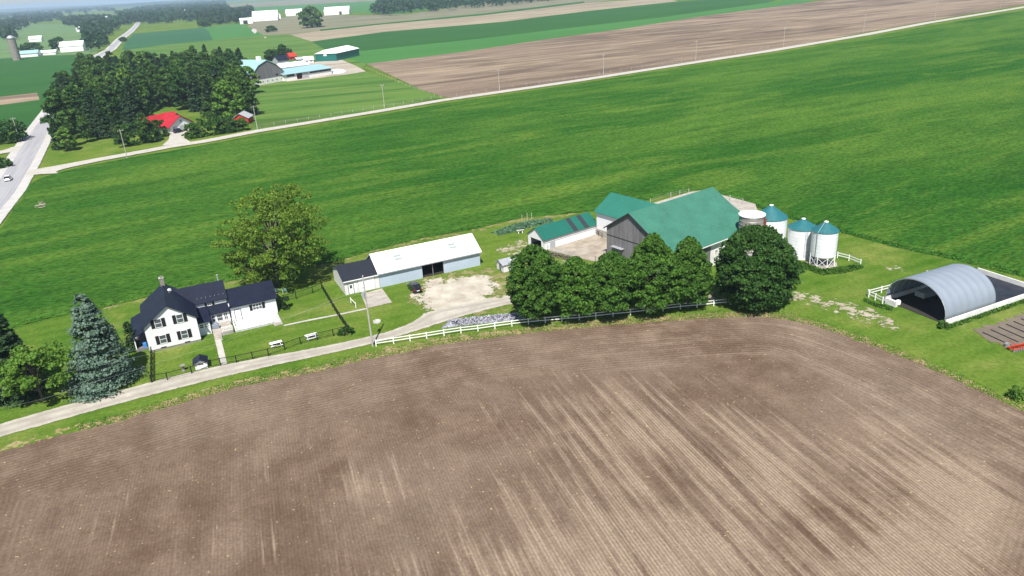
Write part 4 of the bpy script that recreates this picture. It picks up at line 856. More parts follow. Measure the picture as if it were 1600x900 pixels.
# ------------------------------------------------------------------ vehicles
def car(name, label, loc, rot, paint, L=4.7, W=1.85, Hh=1.68, wagon=True):
    t = thing(name, label, 'car', loc, rot); h = L / 2; w2 = W / 2
    bd = MB(); st = [(-h, .45, .85, .82), (-h + .1, .3, 1.0, .9), (-h + .9, .25, 1.02, .97), (0, .25, 1.0, 1.0), (h - 1.3, .25, .98, .98), (h - .3, .28, .82, .92), (h, .42, .7, .78)]
    vs = []; fs = []
    for x, z0, z1, k in st: vs += [(x, -w2 * k, z0), (x, w2 * k, z0), (x, w2 * k, (z0 + z1) / 2 + .1), (x, w2 * k * .93, z1), (x, -w2 * k * .93, z1), (x, -w2 * k, (z0 + z1) / 2 + .1)]
    for i in range(len(st) - 1): fs += [(i * 6 + k, i * 6 + (k + 1) % 6, i * 6 + 6 + (k + 1) % 6, i * 6 + 6 + k) for k in range(6)]
    fs += [tuple(range(6)), tuple(range(6 * len(st) - 6, 6 * len(st)))[::-1]]; bd.add(vs, fs).build('body', M[paint], t)
    cb = MB(); a = -h + .25; prof = [(a, .99), (a + .35, Hh - .12), (a + .7, Hh), (.4, Hh - .02), (h - 1.25, .98)] if wagon else [(a + .5, .99), (a + 1.2, Hh), (.4, Hh - .02), (h - 1.25, .98)]
    n = len(prof); vs = [(x, -w2 * (.9 if z < 1.1 else .74), z) for x, z in prof] + [(x, w2 * (.9 if z < 1.1 else .74), z) for x, z in prof]
    cb.add(vs, [tuple(range(n)), tuple(range(n, 2 * n))[::-1]] + [(i, (i + 1) % n, n + (i + 1) % n, n + i) for i in range(n)]); cb.build('window_band', M['car_glass'], t)
    bx(prof[1][0] + .15, .35, -w2 * .72, w2 * .72, Hh - .03, Hh + .03).build('roof', M[paint], t, bevel=.03)
    for x in (-h + .85, h - .9):
        for y in (-1, 1):
            wh = MB().tube((x, y * (w2 - .2), .33), (x, y * (w2 + .01), .33), .33, n=18).build('wheel', M['rubber'], t); MB().tube((x, y * (w2 + .011), .33), (x, y * (w2 + .02), .33), .19, n=12).build('rim', M['silver'], wh)
    for y in (-1, 1):
        bx(h - .22, h - .04, y * .62 - .2, y * .62 + .2, .6, .74).build('headlight', M['clear_lens'], t); bx(-h + .0, -h + .09, y * .68 - .12, y * .68 + .12, .78, 1.02).build('taillight', M['red_lens'], t)
    bx(-h - .02, -h + .05, -.28, .28, .6, .74).build('number_plate', M['white_paint'], t)
    return t
car('parked_car', 'near black station wagon parked on the grass by the open shed', (*G(648, 453).xy, 0), R(114), 'navy_paint')
car('road_car', 'white sport utility car driving on the main road', (*G(14, 283).xy, ZR + .055), R(113.5), 'white_car', 4.8, 1.95, 1.75)
car('driveway_car', 'dark van parked before the garage doors of the red roofed house', (*G(279.5, 208).xy, ZR + .05), R(60), 'navy_paint', 4.8, 1.95, 1.9)

# ------------------------------------------------------------------ neighbouring farm and houses
def frame2(a, b):
    ang, L = heading(a, b); g = G(*a); return (g.x, g.y, 0), ang, L
loc, ang, L = frame2((398.6, 134.8), (445.3, 126.4))
s = thing('gambrel_barn', 'grey wooden barn with a rounded gambrel roof on a white stone base', 'barn', loc, ang); W_ = L
gp_ = [(0, 3.4), (W_, 3.4), (W_, 6.8), (W_ * .80, 11.2), (W_ * .5, 14.8), (W_ * .2, 12.2), (0, 8.2)]
MB().prof(gp_, 'v', 0, 24).build('wall', M['grey_wood_x'], s); bx(-.1, W_ + .1, -.1, 24, 0, 3.4).build('stone_base', M['white_block'], s)
MB().roof([(-.7, 7.6), (W_ * .2, 12.5), (W_ * .5, 15.1), (W_ * .80, 11.5), (W_ + .7, 6.2)], .3, 'v', -.4, 24.5).build('roof', M['pale_roof'], s)
for i in range(6): window(s, 3 + i * 3.9, 1.9, 1.0, .8, -.1, frame='white_block')
for u, z in ((4.5, 5.2), (W_ - 6, 5.0)): bx(u - .9, u + .9, -.1, -.01, z - .5, z + .5).build('hatch', M['shutter'], s)
MB().box(W_ * .5 - 1.2, W_ * .5 + 1.2, 6, 8.4, 14.6, 17.2).build('cupola', M['white_paint'], s)
loc, ang, L = frame2((445.5, 127.4), (519, 116.2))
s = thing('cattle_barn', 'long low white cattle barn with a pale aqua roof', 'barn', loc, ang)
q = MB(); q.box(0, 9.5, 0, .3, 0, 2.6).box(13.8, L, 0, .3, 0, 2.8).box(0, L, 11.7, 12, 0, 4.4).box(0, .3, .3, 11.7, 0, 4.4).box(L - .3, L, .3, 11.7, 0, 4.4).box(0, 2, 0.01, .29, 2.6, 4.4).box(8, 9.5, .01, .29, 2.6, 4.4).box(18.6, 20, .01, .29, 2.8, 4.4); q.build('wall', M['white_block'], s)
bx(13.8, 18.6, -.25, -.02, 0, 4.0).build('sliding_door', M['grey_paint'], s); bx(9.5, 13.8, .5, .8, 0, 4.2).build('open_doorway', flat('dark red doorway', (0.06, 0.01, 0.012), .9), s)
MB().roof([(-1.0, 4.5), (16, 6.6)], .25, 'u', -1, L + 1).build('roof', M['pale_roof'], s)
loc, ang, L = frame2((494, 96.5), (526.5, 95.5))
s = thing('machine_shed', 'dark green machine shed with a white metal roof', 'shed', loc, ang)
MB().prof([(0, 0), (24, 0), (24, 6.2), (12, 9.8), (0, 6.2)], 'v', 0, 16).build('side_wall_block', M['grey_paint'], s) if False else None
MB().box(0, L, 0, 42, 0, 6.2).build('wall', flat('dark green steel', (0.012, 0.13, 0.11), .5), s)
MB().prof([(-.6, 6.2), (L + .6, 6.2), (L * .45, 9.2)], 'v', -.6, 42.6).build('roof', M['white_metal_roof'], s)
bx(-.25, -.01, 1, 12, 0, 5).build('side_door', M['pale_roof'], s)
bx(L * .4, L * .55, -.15, -.01, 4.4, 6.0).build('door_hood', M['white_paint'], s)
def far_house(name, label, cat, a, w_px, depth, eave, ridge, ang, wall='white_paint', roof='white_metal_roof', axis='u', door_=None, wins=0, group=None):
    g = G(*a); mpp = math.hypot(g.length, H) / FPX; L = w_px * mpp; s = thing(name, label, cat, (g.x, g.y, 0), R(ang), group)
    if axis == 'u': p = [(0, 0), (depth, 0), (depth, eave), (depth / 2, ridge), (0, eave)]; MB().prof(p, 'u', 0, L).build('wall', M[wall], s); MB().roof([(-.6, eave), (depth / 2, ridge + .4), (depth + .6, eave)], .3, 'u', -.6, L + .6).build('roof', M[roof], s)
    else: p = [(0, 0), (L, 0), (L, eave), (L / 2, ridge), (0, eave)]; MB().prof(p, 'v', 0, depth).build('wall', M[wall], s); MB().roof([(-.6, eave), (L / 2, ridge + .4), (L + .6, eave)], .3, 'v', -.6, depth + .6).build('roof', M[roof], s)
    if door_: bx(L * door_[0], L * door_[1], -.2, -.01, 0, eave * .8).build('door', M['shutter'], s)
    for i in range(wins): u = L * (i + .5) / wins; bx(u - .8, u + .8, -.15, -.01, eave * .4, eave * .7).build('window', M['glass'], s)
    return s
far_house('farm_shed', 'low white metal shed roof in front of the gambrel barn yard', 'shed', (441, 112), 44, 14, 3.0, 5.0, 45, roof='white_metal_roof')
far_house('farm_shed', 'dark blue roofed shed behind the neighbouring cattle barn', 'shed', (436, 100), 16, 12, 3.0, 6.0, 40, roof='navy_roof', wall='grey_paint')
far_house('farm_shed', 'small dark red roofed shed in the neighbouring farmyard', 'shed', (454, 94), 10, 8, 2.8, 5.5, 40, wall='red_wall', roof='red_wall')
far_house('farm_shed', 'small grey shed with a pale roof left of the dark green machine shed', 'shed', (465, 99), 11, 8, 3.0, 4.2, 30, wall='grey_paint', roof='grey_paint')
far_house('farm_shed', 'little white house shed directly before the dark green machine shed', 'shed', (476, 99), 13, 8, 2.6, 4.6, 20, wins=2)
bk = G(527, 114); q = thing('silage_heap', 'silage heap under a white sheet right of the neighbouring barns', 'silage heap', (bk.x, bk.y, 0), R(20))
MB().lathe([(7, 0), (6.2, 1.2), (4, 2.2), (1, 2.7)], 14).build('sheet', M['white_paint'], q, smooth=True)
far_house('far_barn', 'white barn with a dark doorway at the left end of the far farm', 'barn', (375.5, 38), 17, 14, 8, 11, 14, door_=(.25, .6))
far_house('far_barn', 'broad bright white roofed barn in the middle of the far farm', 'barn', (395, 34), 34, 60, 6, 20, 12, roof='white_paint')
far_house('far_barn', 'small white barn at the right end of the broad roofed barn', 'barn', (431, 30), 7, 14, 8, 14, 12, axis='v', door_=(.2, .6))
far_house('far_barn', 'white barn with a hipped roof left of the lone round tree', 'barn', (447, 25.5), 22, 40, 7, 15, 10)
far_house('far_barn', 'long white barn right of the lone round tree', 'barn', (507, 24.3), 35, 50, 8, 17, 6, door_=(.6, .7))
far_house('field_barn', 'white gabled barn in the pale field left of the main road', 'barn', (95, 82), 27, 20, 7, 12, 15)
far_house('field_barn', 'small white barn beside the dark bush left of the road', 'barn', (46, 66), 14, 12, 5, 9, 15)
far_house('field_barn', 'small white barn near the distant left tree belt', 'barn', (120, 50), 13, 20, 6, 10, 15)
far_house('field_barn', 'pale aqua roofed shed right of the tall left silo', 'shed', (32, 90), 20, 14, 4, 7, 14, roof='pale_roof')
far_house('field_barn', 'long white roofed shed between aqua shed and white barn', 'shed', (52, 87.5), 26, 12, 3, 5, 14)
for i, (x, y, wpx) in enumerate(((228, 6.5, 14), (246, 5, 10), (262, 4, 9), (277, 3.5, 9))):
    far_house('distant_building', ['bright distant building, leftmost of four near the horizon', 'bright distant building, second from left near the horizon', 'bright distant building, third from left near the horizon', 'bright distant building, rightmost of four near the horizon'][i], 'building', (x, y), wpx, 60, 12, 18, 8, group='distant buildings near the horizon')
def silo(px, r, h, label, dome=True):
    g = G(*px); t = thing('silo', label, 'silo', (g.x, g.y, 0)); MB().lathe([(r, 0), (r, h)], 20).build('body', M['concrete_stave'], t)
    MB().lathe([(r * 1.03, h), (r * .9, h + r * .5), (r * .5, h + r * .85), (.1, h + r)], 20).build('dome', M['galv'], t, smooth=True)
silo((27, 94), 4.3, 23, 'tall concrete silo with a domed cap near the left edge')
silo((170, 40), 4.2, 20, 'distant pale silo in the trees left of the road'); silo((290, 23.5), 4.5, 15, 'distant white silo above the tree belt')
# red roofed house
loc, ang, L = frame2((270.7, 206.5), (300, 200))
s = thing('red_roof_house', 'pale house with bright red metal roofs beside the woodlot', 'house', loc, ang)
MB().prof([(-1.0, 0), (10.4, 0), (10.4, 2.8), (4.9, 6.2), (-1.0, 2.8)], 'v', 0, 9).build('front_wall', M['white_siding'], s)
MB().roof([(-2.2, 2.4), (4.9, 6.6), (11.4, 2.6)], .2, 'v', -.8, 12).build('front_roof', M['red_roof'], s)
MB().prof([(7, 0), (16, 0), (16, 3.2), (11.5, 6.6), (7, 3.2)], 'u', -5.5, 10).build('wall', M['white_siding'], s)
MB().roof([(6.0, 2.7), (11.5, 7.1), (17.0, 2.7)], .2, 'u', -7, 10.6).build('roof', M['red_roof'], s)
MB().prof([(3.0, 4.4), (9.4, 4.4), (6.2, 7.0)], 'v', 4.2, 12).build('dormer_wall', M['white_siding'], s); MB().roof([(2.4, 4.4), (6.2, 7.4), (10.0, 4.4)], .2, 'v', 3.6, 12.4).build('dormer_roof', M['red_roof'], s)
for u in (1.4, 4.8, 8.0): bx(u - 1.1, u + 1.1, -.1, -.01, 0, 2.2).build('garage_door', M['grey_paint'], s)
window(s, 4.9, 4.2, .9, .9, 0)
loc, ang, L = frame2((366, 195.5), (389, 194))
s = thing('red_shed', 'small red shed with a dark grey roof behind the bushes', 'shed', loc, ang)
MB().prof([(0, 0), (L, 0), (L, 2.8), (L * .45, 4.8), (0, 2.8)], 'v', 0, 8).build('wall', M['red_wall'], s); MB().roof([(-.5, 2.8), (L * .45, 5.1), (L + .5, 2.8)], .15, 'v', -.5, 8.5).build('roof', M['grey_paint'], s)
bx(L * .55, L * .8, -.06, -.01, 0, 2.0).build('door', M['white_paint'], s)

# ------------------------------------------------------------------ utility poles
def pole(px, h, label, lean=0, arm=True, loc=None):
    g = G(*px) if loc is None else Vector(loc); t = thing('utility_pole', label, 'utility pole', (g.x, g.y, 0), R(35), 'utility poles')
    MB().tube((0, 0, 0), (0, 0, h), .17, .11, 8).build('pole', M['pole_wood'], t)
    if arm:
        bx(-1.0, 1.0, -.06, .06, h - .7, h - .56).build('crossarm', M['pole_wood'], t)
        for x in (-.9, 0, .9): MB().tube((x, 0, h - .56), (x, 0, h - .3), .05, n=6).build('insulator', M['white_paint'], t)
    return t
p0 = pole((582.5, 541), 12.7, 'nearest utility pole, rising from the drive beside the white fence', arm=False)
MB().tube((-.35, 0, 8.8), (-.35, 0, 9.9), .25, n=12).build('transformer', M['galv'], p0); bx(-.4, .1, -.06, .06, 10.6, 10.7).build('bracket', M['galv'], p0)
pole((199, 248), 11.2, 'utility pole in the crop edge left of the red roofed house'); pole((402.5, 203), 10.6, 'utility pole beside the bushes right of the red shed')
pole((601, 169), 11.5, 'utility pole at the lower pasture corner'); pole((780.5, 143), 11.8, 'utility pole at the near end of the far brown field')
for (px, h, lb) in (((943, 119.5), 12.5, 'second'), ((1087, 96.5), 13, 'third'), ((1224, 74.5), 13.5, 'fourth'), ((1349, 51), 14, 'fifth'), ((1460.5, 31), 15, 'sixth'), ((1563, 13), 15, 'seventh')):
    pole(px, h, lb + ' utility pole along the far brown field counted from the left')
pole((31.5, 222), 11, 'utility pole left of the crossroads')
def wire(name, pts, sag, label):
    o0 = Vector(pts[0]); t = MB()
    for a, b_ in zip(pts[:-1], pts[1:]):
        a = Vector(a); b_ = Vector(b_); P = [a + (b_ - a) * (i / 16) - Vector((0, 0, sag * 4 * (i / 16) * (1 - i / 16))) - o0 for i in range(17)]
        for x, y in zip(P[:-1], P[1:]): t.tube(x, y, .009, n=4, cap=False)
    o = t.build(name, M['galv'], None, o0); return tag(o, label, 'power line')
pg = G(582.5, 541)
def atline(x, y, Yw):   # world point on the picture ray at depth Yw
    d = CR * ((x - 800) / FPX) - CU * ((y - 450) / FPX) + _f; t = Yw / d.y; return (d.x * t, Yw, H + d.z * t)
w1 = [(pg.x, pg.y, 10.7), atline(122, 604, 90), atline(-60, 642, 84)]
w2 = [(pg.x, pg.y, 9.8), atline(100, 583, 97), atline(-60, 610, 92)]
wire('overhead_wire', w1, .8, 'thin overhead wire from the near pole, lower of two crossing the spruce')
wire('overhead_wire', w2, .8, 'thin overhead wire from the near pole, upper of two crossing the spruce')

# ------------------------------------------------------------------ vegetation
def leaves(centres, nrm, size, r, flat_=0.0, jit=.9):
    """leaf sized quads: centres (n,3), preferred normals (n,3)"""
    n = len(centres); N = nrm + r.randn(n, 3) * jit; N[:, 2] += flat_; N /= np.linalg.norm(N, axis=1, keepdims=True) + 1e-9
    T = np.cross(N, r.randn(n, 3)); T /= np.linalg.norm(T, axis=1, keepdims=True) + 1e-9; B = np.cross(N, T)
    s = size * (.6 + .8 * r.rand(n, 1)); T = T * s; B = B * s * (.55 + .3 * r.rand(n, 1))
    V = np.stack([centres - T, centres - B, centres + T, centres + B], 1).reshape(-1, 3); F = np.arange(4 * n).reshape(-1, 4); return V, F
def crown_points(r, prof, zb, zt, n, k, cl=.9, skew=0, hollow=.55):
    """n leaf spots in k clumps; prof(t) gives crown radius at height share t"""
    cs = []
    while len(cs) < k:
        t = r.rand(); R_ = prof(t); a = r.rand() * 2 * PI; q = (hollow + (1 - hollow) * r.rand() ** .6) * (R_ - cl * .5) * (1 + .10 * math.sin(3 * a + 5 * t) + .07 * math.sin(5 * a - 9 * t))
        if r.rand() < .25 + .75 * R_ / (max(prof(x) for x in (.2, .35, .5, .65)) + 1e-6): cs.append((q * math.cos(a) + skew * t, q * math.sin(a), zb + t * (zt - zb), cl * (.55 + .9 * r.rand())))
    cs = np.array(cs); pick = r.randint(0, k, n); d = r.randn(n, 3); d[:, 2] = np.abs(d[:, 2]) * .9 - .25 * r.rand(n); d /= np.linalg.norm(d, axis=1, keepdims=True)
    rad = cs[pick, 3:4] * (.75 + .3 * r.rand(n, 1)); P = cs[pick, :3] + d * rad * np.array([1, 1, .75]); return P, d, cs
def tree(name, label, cat, loc, h, prof, zb, n, k, cl, leaf, mat, seed, trunk=.3, group=None, lean=0, limbs=7, bark='bark', hollow=.55, flat_=.2):
    r = np.random.RandomState(seed); t = thing(name, label, cat, loc, 0, group); P, d, cs = crown_points(r, prof, zb, h, n, k, cl, lean, hollow)
    V, F = leaves(P, d, leaf, r, flat_); npmesh('crown', V, F, M[mat], t)
    q = MB(); q.tube((0, 0, -.1), (lean * .3, 0, h * .4), trunk, trunk * .6, 8).tube((lean * .3, 0, h * .4), (lean * .7, 0, h * .75), trunk * .6, trunk * .2, 7)
    idx = r.choice(len(cs), min(limbs, len(cs)), replace=False)
    for i in idx:
        c = cs[i]; z0 = max(zb * .8, min(c[2] * .55, h * .5)); q.tube((lean * .3 * z0 / (h * .4), 0, z0), tuple(c[:3]), trunk * .35, trunk * .08, 5)
    q.build('trunk', M[bark], t); return t
egg = lambda R_, p=.35: (lambda t: R_ * (max(0, 1 - ((t - p) / (1 - p)) ** 2) ** .55 if t > p else (.72 + .28 * math.sin(PI / 2 * t / p))))
cone_ = lambda R_, p=.25: (lambda t: R_ * (max(0, 1 - ((t - p) / (1 - p)) ** 1.9) ** .75 if t > p else (.8 + .2 * t / p)))
rnd = lambda R_: (lambda t: R_ * max(.0, 1 - ((t - .42) / .60) ** 2) ** .5)
TG = 'maples along the white fence'
tr = [((839, 502), 13.5, 5.0, 'leaf_maple', 'full green maple at the left end of the fence row'), ((900, 498), 11.0, 4.3, 'leaf_maple', 'narrow low maple, second from left in the fence row'), ((956, 493), 11.1, 4.8, 'leaf_maple', 'low broad maple, third from left in the fence row'),
      ((1018, 487), 13.7, 5.3, 'leaf_maple', 'tallest maple of the row, before the grey barn gable'), ((1074, 481), 12.7, 3.9, 'leaf_maple', 'maple at the right end of the row before the teal roof')]
for i, (px, h, R_, mt, lb) in enumerate(tr):
    tree('maple_tree', lb, 'tree', (*G(*px).xy, 0), h, [egg(R_, .3), cone_(R_ * 1.05), egg(R_, .3), cone_(R_ * 1.05), cone_(R_ * 1.02)][i], 1.9, 34000, 380, .8, .20, mt, 11 + i, .35, TG)
tree('maple_tree', 'dark round maple standing alone before the silos', 'tree', (*G(1176, 477).xy, 0), 13.8, rnd(6.7), 1.3, 64000, 760, .95, .205, 'leaf_maple_dark', 31, .45, TG, hollow=.6)
wl = G(434, 446)
tree('walnut_tree', 'large loose crowned tree with young yellow green leaves behind the house', 'tree', (wl.x, wl.y, 0), 19.5, (lambda t: 10.6 * max(.0, 1 - ((t - .45) / .62) ** 2) ** .5), 2.4, 36000, 360, 1.15, .19, 'leaf_spring', 41, .5, limbs=50, hollow=.25, lean=1.8, bark='bark')
ap = G(68, 627)
tree('apple_tree', 'small light green fruit tree left of the blue spruce', 'tree', (ap.x, ap.y, 0), 8.2, (lambda t: 5.6 * max(.0, 1 - ((t - .45) / .6) ** 2) ** .5), 2.2, 5200, 60, 1.0, .24, 'leaf_apple', 43, .22, limbs=22, hollow=.3)
def conifer(name, label, loc, h, R_, mat, seed, n=13000, zb=.3, leaf=.2, group=None, trunk=.25, pw=.85):
    r = np.random.RandomState(seed); t = thing(name, label, 'tree', loc, 0, group); P = []; D = []; nb_ = int(h * 17); q = MB(); q.tube((0, 0, -.1), (0, 0, h * .97), trunk, .03, 7)
    per = n // nb_
    for i in range(nb_):
        z = zb + (h - zb) * (1 - (1 - (i + r.rand()) / nb_) ** 1.15) if False else zb + (h - zb - .3) * ((i + r.rand()) / nb_) ** 1.25
        L = R_ * (1 - (z - zb) / (h - zb)) ** pw * (.78 + .34 * r.rand()) + .15; a = r.rand() * 2 * PI; dr_ = np.array([math.cos(a), math.sin(a), 0]); pr = np.array([-math.sin(a), math.cos(a), 0])
        s = r.rand(per) ** .55; side = r.randn(per) * .24 * L * s ** .5 * .9; droop = -.22 * L * s ** 1.3 + .10 * L * np.clip(s - .8, 0, 1) * 3
        pts = dr_ * (L * s)[:, None] + pr * side[:, None] + np.array([0, 0, 1]) * (z + droop + r.randn(per) * .10)[:, None]; P.append(pts); D.append(np.tile(dr_ * .6 + np.array([0, 0, .8]), (per, 1)))
        if i % 4 == 0 and z < h * .8: q.tube((0, 0, z), tuple(dr_ * L * .7 + np.array([0, 0, z - .1 * L])), .05, .02, 4)
    P = np.concatenate(P); D = np.concatenate(D); V, F = leaves(P, D, leaf, r, .2, .45); npmesh('crown', V, F, M[mat], t); q.build('trunk', M['bark'], t); return t
g = G(167, 600); conifer('blue_spruce', 'tall blue spruce between the drive and the farmhouse', (g.x, g.y, 0), 15.6, 5.5, 'needle_blue', 51, 26000, .2, .19, pw=.72)
g = G(28, 616); conifer('dark_spruce', 'dark green spruce cut off by the left edge', (g.x, g.y, 0), 16.2, 4.6, 'needle_dark', 52, 18000, .3, .24, pw=.75)
g = G(209, 547); conifer('cedar_shrub', 'narrow dark cedar against the left porch', (g.x, g.y, 0), 5.6, 1.1, 'needle_dark', 53, 2600, .1, .14, trunk=.1, pw=.5)
def shrub(px, h, R_, mat, label, seed, n=900, name='shrub', leaf=.16, group=None, k=14):
    g = G(*px); return tree(name, label, 'shrub', (g.x, g.y, 0), h, (lambda t: R_ * max(.1, 1 - ((t - .3) / .75) ** 2) ** .5), .1, n, k, R_ * .35, leaf, mat, seed, .06, group, limbs=4)
shrub((447, 482), 2.3, 1.0, 'needle_dark', 'dark clipped shrub at the right end wall of the house', 61)
shrub((541, 523), 1.2, 1.3, 'leaf_maple_dark', 'low dark shrub at the corner of the black fence', 62)
shrub((1593, 621), 1.8, 1.4, 'leaf_apple', 'small bright green bush at the right edge of the lawn', 63)
shrub((1474, 513), 1.2, .9, 'leaf_maple', 'small weedy bush at the near foot of the hoop barn', 64)
def carpet(name, P, n, size, h, mat, label, seed, kind='stuff', z0=0.0):
    """countless blades and leaves growing in a strip"""
    r = np.random.RandomState(seed); A = np.array(P); lo, hi = A.min(0), A.max(0); X = lo[0] + (hi[0] - lo[0]) * r.rand(n * 6); Y = lo[1] + (hi[1] - lo[1]) * r.rand(n * 6)
    D = sd_poly(P, X, Y); k = D > 0; X, Y, D = X[k][:n], Y[k][:n], D[k][:n]; m = len(X); Z = z0 + h * r.rand(m) * np.clip(D / (h * 1.2 + .01), .25, 1)
    V, F = leaves(np.stack([X, Y, Z], 1), np.tile([0, 0, .5], (m, 1)), size, r, 0, .9); return tag(npmesh(name, V, F, M[mat]), label, kind=kind)
carpet('garden_plants', GP([(768, 364), (800, 352), (830, 345), (862, 342), (866, 348), (835, 354), (800, 364), (780, 368)]), 2600, .22, .5, 'leaf_cabbage', 'row of grey green garden plants behind the sheds', 71)
carpet('bin_hedge', GP([(1237, 408), (1262, 413), (1285, 422), (1310, 419), (1345, 414), (1350, 419), (1320, 427), (1285, 430), (1255, 420), (1238, 413)]), 3600, .2, .7, 'leaf_maple', 'dark weeds growing round the feet of the grain bins', 72)
carpet('wall_weeds', [tuple(onq(*p).xy) for p in ((0, -1.3), (24, -1.1), (24, -.2), (0, -.2))], 3000, .18, .6, 'leaf_maple', 'weeds along the low white wall of the hoop barn', 73)
carpet('pad_weeds', [tuple(onq(*p).xy) for p in ((12.6, WQ + .6), (25.5, WQ + .6), (25.5, WQ + 2.4), (12.6, WQ + 2.2))], 2200, .25, .9, 'leaf_maple', 'dark weeds beyond the black pad', 74)
carpet('fence_weeds', [tuple(G(*p).xy) for p in ((1350, 466), (1372, 476), (1395, 480), (1393, 486), (1368, 480), (1350, 471))], 900, .18, .5, 'leaf_maple', 'weeds under the small white fences left of the hoop barn', 75)
carpet('verge_grass', GP([(x, y + 2) for x, y in top_edge[3:]] + [(x, y - 7) for x, y in top_edge[3:][::-1]]), 20000, .10, .3, 'leaf_dry', 'dry grass tufts along the edge of the tilled field', 76)
carpet('verge_weeds', GP([(x, y + 1) for x, y in top_edge[3:]] + [(x, y - 12) for x, y in top_edge[3:][::-1]]), 9000, .11, .3, 'leaf_weed', 'green weeds along the edge of the tilled field', 77)
carpet('crop_edge', GP([(27, 511), (73, 499), (112, 491), (171, 479), (232, 464), (300, 448), (350, 441), (430, 428), (525, 408), (577, 393), (656, 373), (738, 359), (814, 340.5), (812, 337), (736, 355), (654, 369), (575, 389), (520, 403), (430, 423), (350, 436), (300, 443), (232, 459), (171, 474), (112, 486), (73, 494), (25, 506)]), 9000, .2, .75, 'leaf_crop', 'tall crop leaves along the near edge of the green field', 78)
carpet('crop_edge', GP([(1165, 319), (1240, 344), (1315, 364), (1395, 386), (1485, 405), (1600, 434), (1604, 428), (1487, 400), (1395, 381), (1315, 359), (1240, 339), (1165, 314)]), 7000, .2, .75, 'leaf_crop', 'tall crop leaves along the field edge behind the grain bins', 79)
carpet('crop_residue', GP([(x, y + 6) for x, y in top_edge] + [(1900, 1200), (-300, 1200)]), 5000, .075, .06, 'leaf_dry', 'scattered straw bits on the tilled field', 80)
# woodlot
WGL = 'trees of the woodlot behind the red roofed house'
protos = []
kinds = [('leaf', 20, 5.2, 'leaf_wood', 81), ('leaf', 18, 4.6, 'leaf_wood', 82), ('leaf', 17, 6.0, 'leaf_apple', 83), ('fir', 19, 4.0, 'needle_dark', 84), ('fir', 21, 4.4, 'needle_dark', 85), ('leaf', 19, 5.0, 'leaf_maple_dark', 86)]
LB = ['mid green broadleaf tree standing within the woodlot', 'narrow broadleaf tree standing within the woodlot', 'light green broadleaf tree standing out in the woodlot', 'dark conifer standing within the woodlot', 'tall dark conifer standing within the woodlot', 'dark green broadleaf tree standing within the woodlot']
WP = [(84, 246), (86, 215), (100, 168), (130, 122), (200, 116), (300, 112), (388, 112), (396, 150), (398, 182), (346, 196), (308, 178), (270, 170), (238, 174), (234, 205), (244, 222), (200, 236), (95, 247)]
wpoly = GP(WP); rw_ = random.Random(5); A = np.array(wpoly); spots = []; lo, hi = A.min(0), A.max(0)
tries = 0
while len(spots) < 170 and tries < 40000:
    tries += 1; x = lo[0] + (hi[0] - lo[0]) * rw_.random(); y = lo[1] + (hi[1] - lo[1]) * rw_.random()
    if sd_poly(wpoly, np.array([x]), np.array([y]))[0] < 1: continue
    if min([math.hypot(x - a, y - b_) for a, b_ in spots] or [99]) > 5.0 + (y - 300) / 60: spots.append((x, y))
def copy_tree(o):
    c = o.copy(); C.objects.link(c)
    for ch in o.children:
        d = ch.copy(); C.objects.link(d); d.parent = c
    return c
for i, (x, y) in enumerate(spots):
    k = rw_.choice([0, 0, 1, 1, 2, 3, 3, 4, 5, 5])
    if i < 6: k = i
    kd, h, R_, mt, sdn = kinds[k]
    if i < 6:
        if kd == 'leaf': o = tree('woodlot_tree', LB[k], 'tree', (0, 0, 0), h, egg(R_, .4), 2, 2600, 60, 1.5, .62, mt, sdn, .3, WGL, limbs=5)
        else: o = conifer('woodlot_conifer', LB[k], (0, 0, 0), h, R_, mt, sdn, 2600, 1, .55, WGL, pw=.7)
        protos.append(o)
    else: o = copy_tree(protos[k])
    near = y < 330
    o.location = (x, y, 0); o.rotation_euler = (0, 0, rw_.random() * 6.28); sc = (.55 if near else .95) * (.85 + .3 * rw_.random()); o.scale = (sc * 1.1, sc * 1.1, sc)
# bushes along the side road near the red house
BG = 'bushes beside the red roofed house'
for i, (px, h, R_, mt) in enumerate((((212, 226), 9, 4.6, 'leaf_maple_dark'), ((235, 222), 8, 4.5, 'leaf_maple_dark'), ((250, 214), 7, 3.6, 'leaf_maple_dark'), ((300, 216), 6, 3.6, 'leaf_maple'), ((318, 213), 7, 4.2, 'leaf_maple'), ((337, 210), 7, 4.2, 'leaf_maple'), ((357, 207), 6.5, 4, 'leaf_maple_dark'), ((376, 204), 5, 3.4, 'leaf_maple'), ((333, 196), 11, 4.2, 'leaf_wood'), ((345, 190), 12, 4.4, 'leaf_wood'))):
    g = G(*px); tree('bush', ['tall shaggy bush left of the red roofed house by the road, leftmost', 'tall shaggy bush in the middle of the three left of the red roofed house', 'bush touching the driveway of the red roofed house on its left', 'round bush touching the driveway of the red roofed house on its right', 'second bush right of the driveway along the side road', 'third bush right of the driveway along the side road', 'fourth bush right of the driveway before the red shed', 'low bush at the right end of the roadside row', 'taller green tree rising left behind the roadside bushes', 'taller green tree rising left of the red shed'][i], 'bush', (g.x, g.y, 0), h, rnd(R_), .2, 1800, 40, 1.0, .4, mt, 90 + i, .12, BG, limbs=4)
def lone(px, h, R_, mat, label, seed, n=2200, leaf=.9, prof=rnd):
    g = G(*px); return tree('field_tree', label, 'tree', (g.x, g.y, 0), h, prof(R_), h * .08, n, 60, R_ * .22, leaf, mat, seed, h * .025)
lone((487, 43), 29, 21, 'leaf_wood', 'large lone round tree in the stubble field before the far farm', 101, 5200, 1.5)
lone((443, 93), 12, 5, 'leaf_maple_dark', 'small dark tree behind the neighbouring farmyard', 102)
lone((425, 95), 9, 6, 'leaf_maple_dark', 'low dark bush tree behind the gambrel barn', 103)
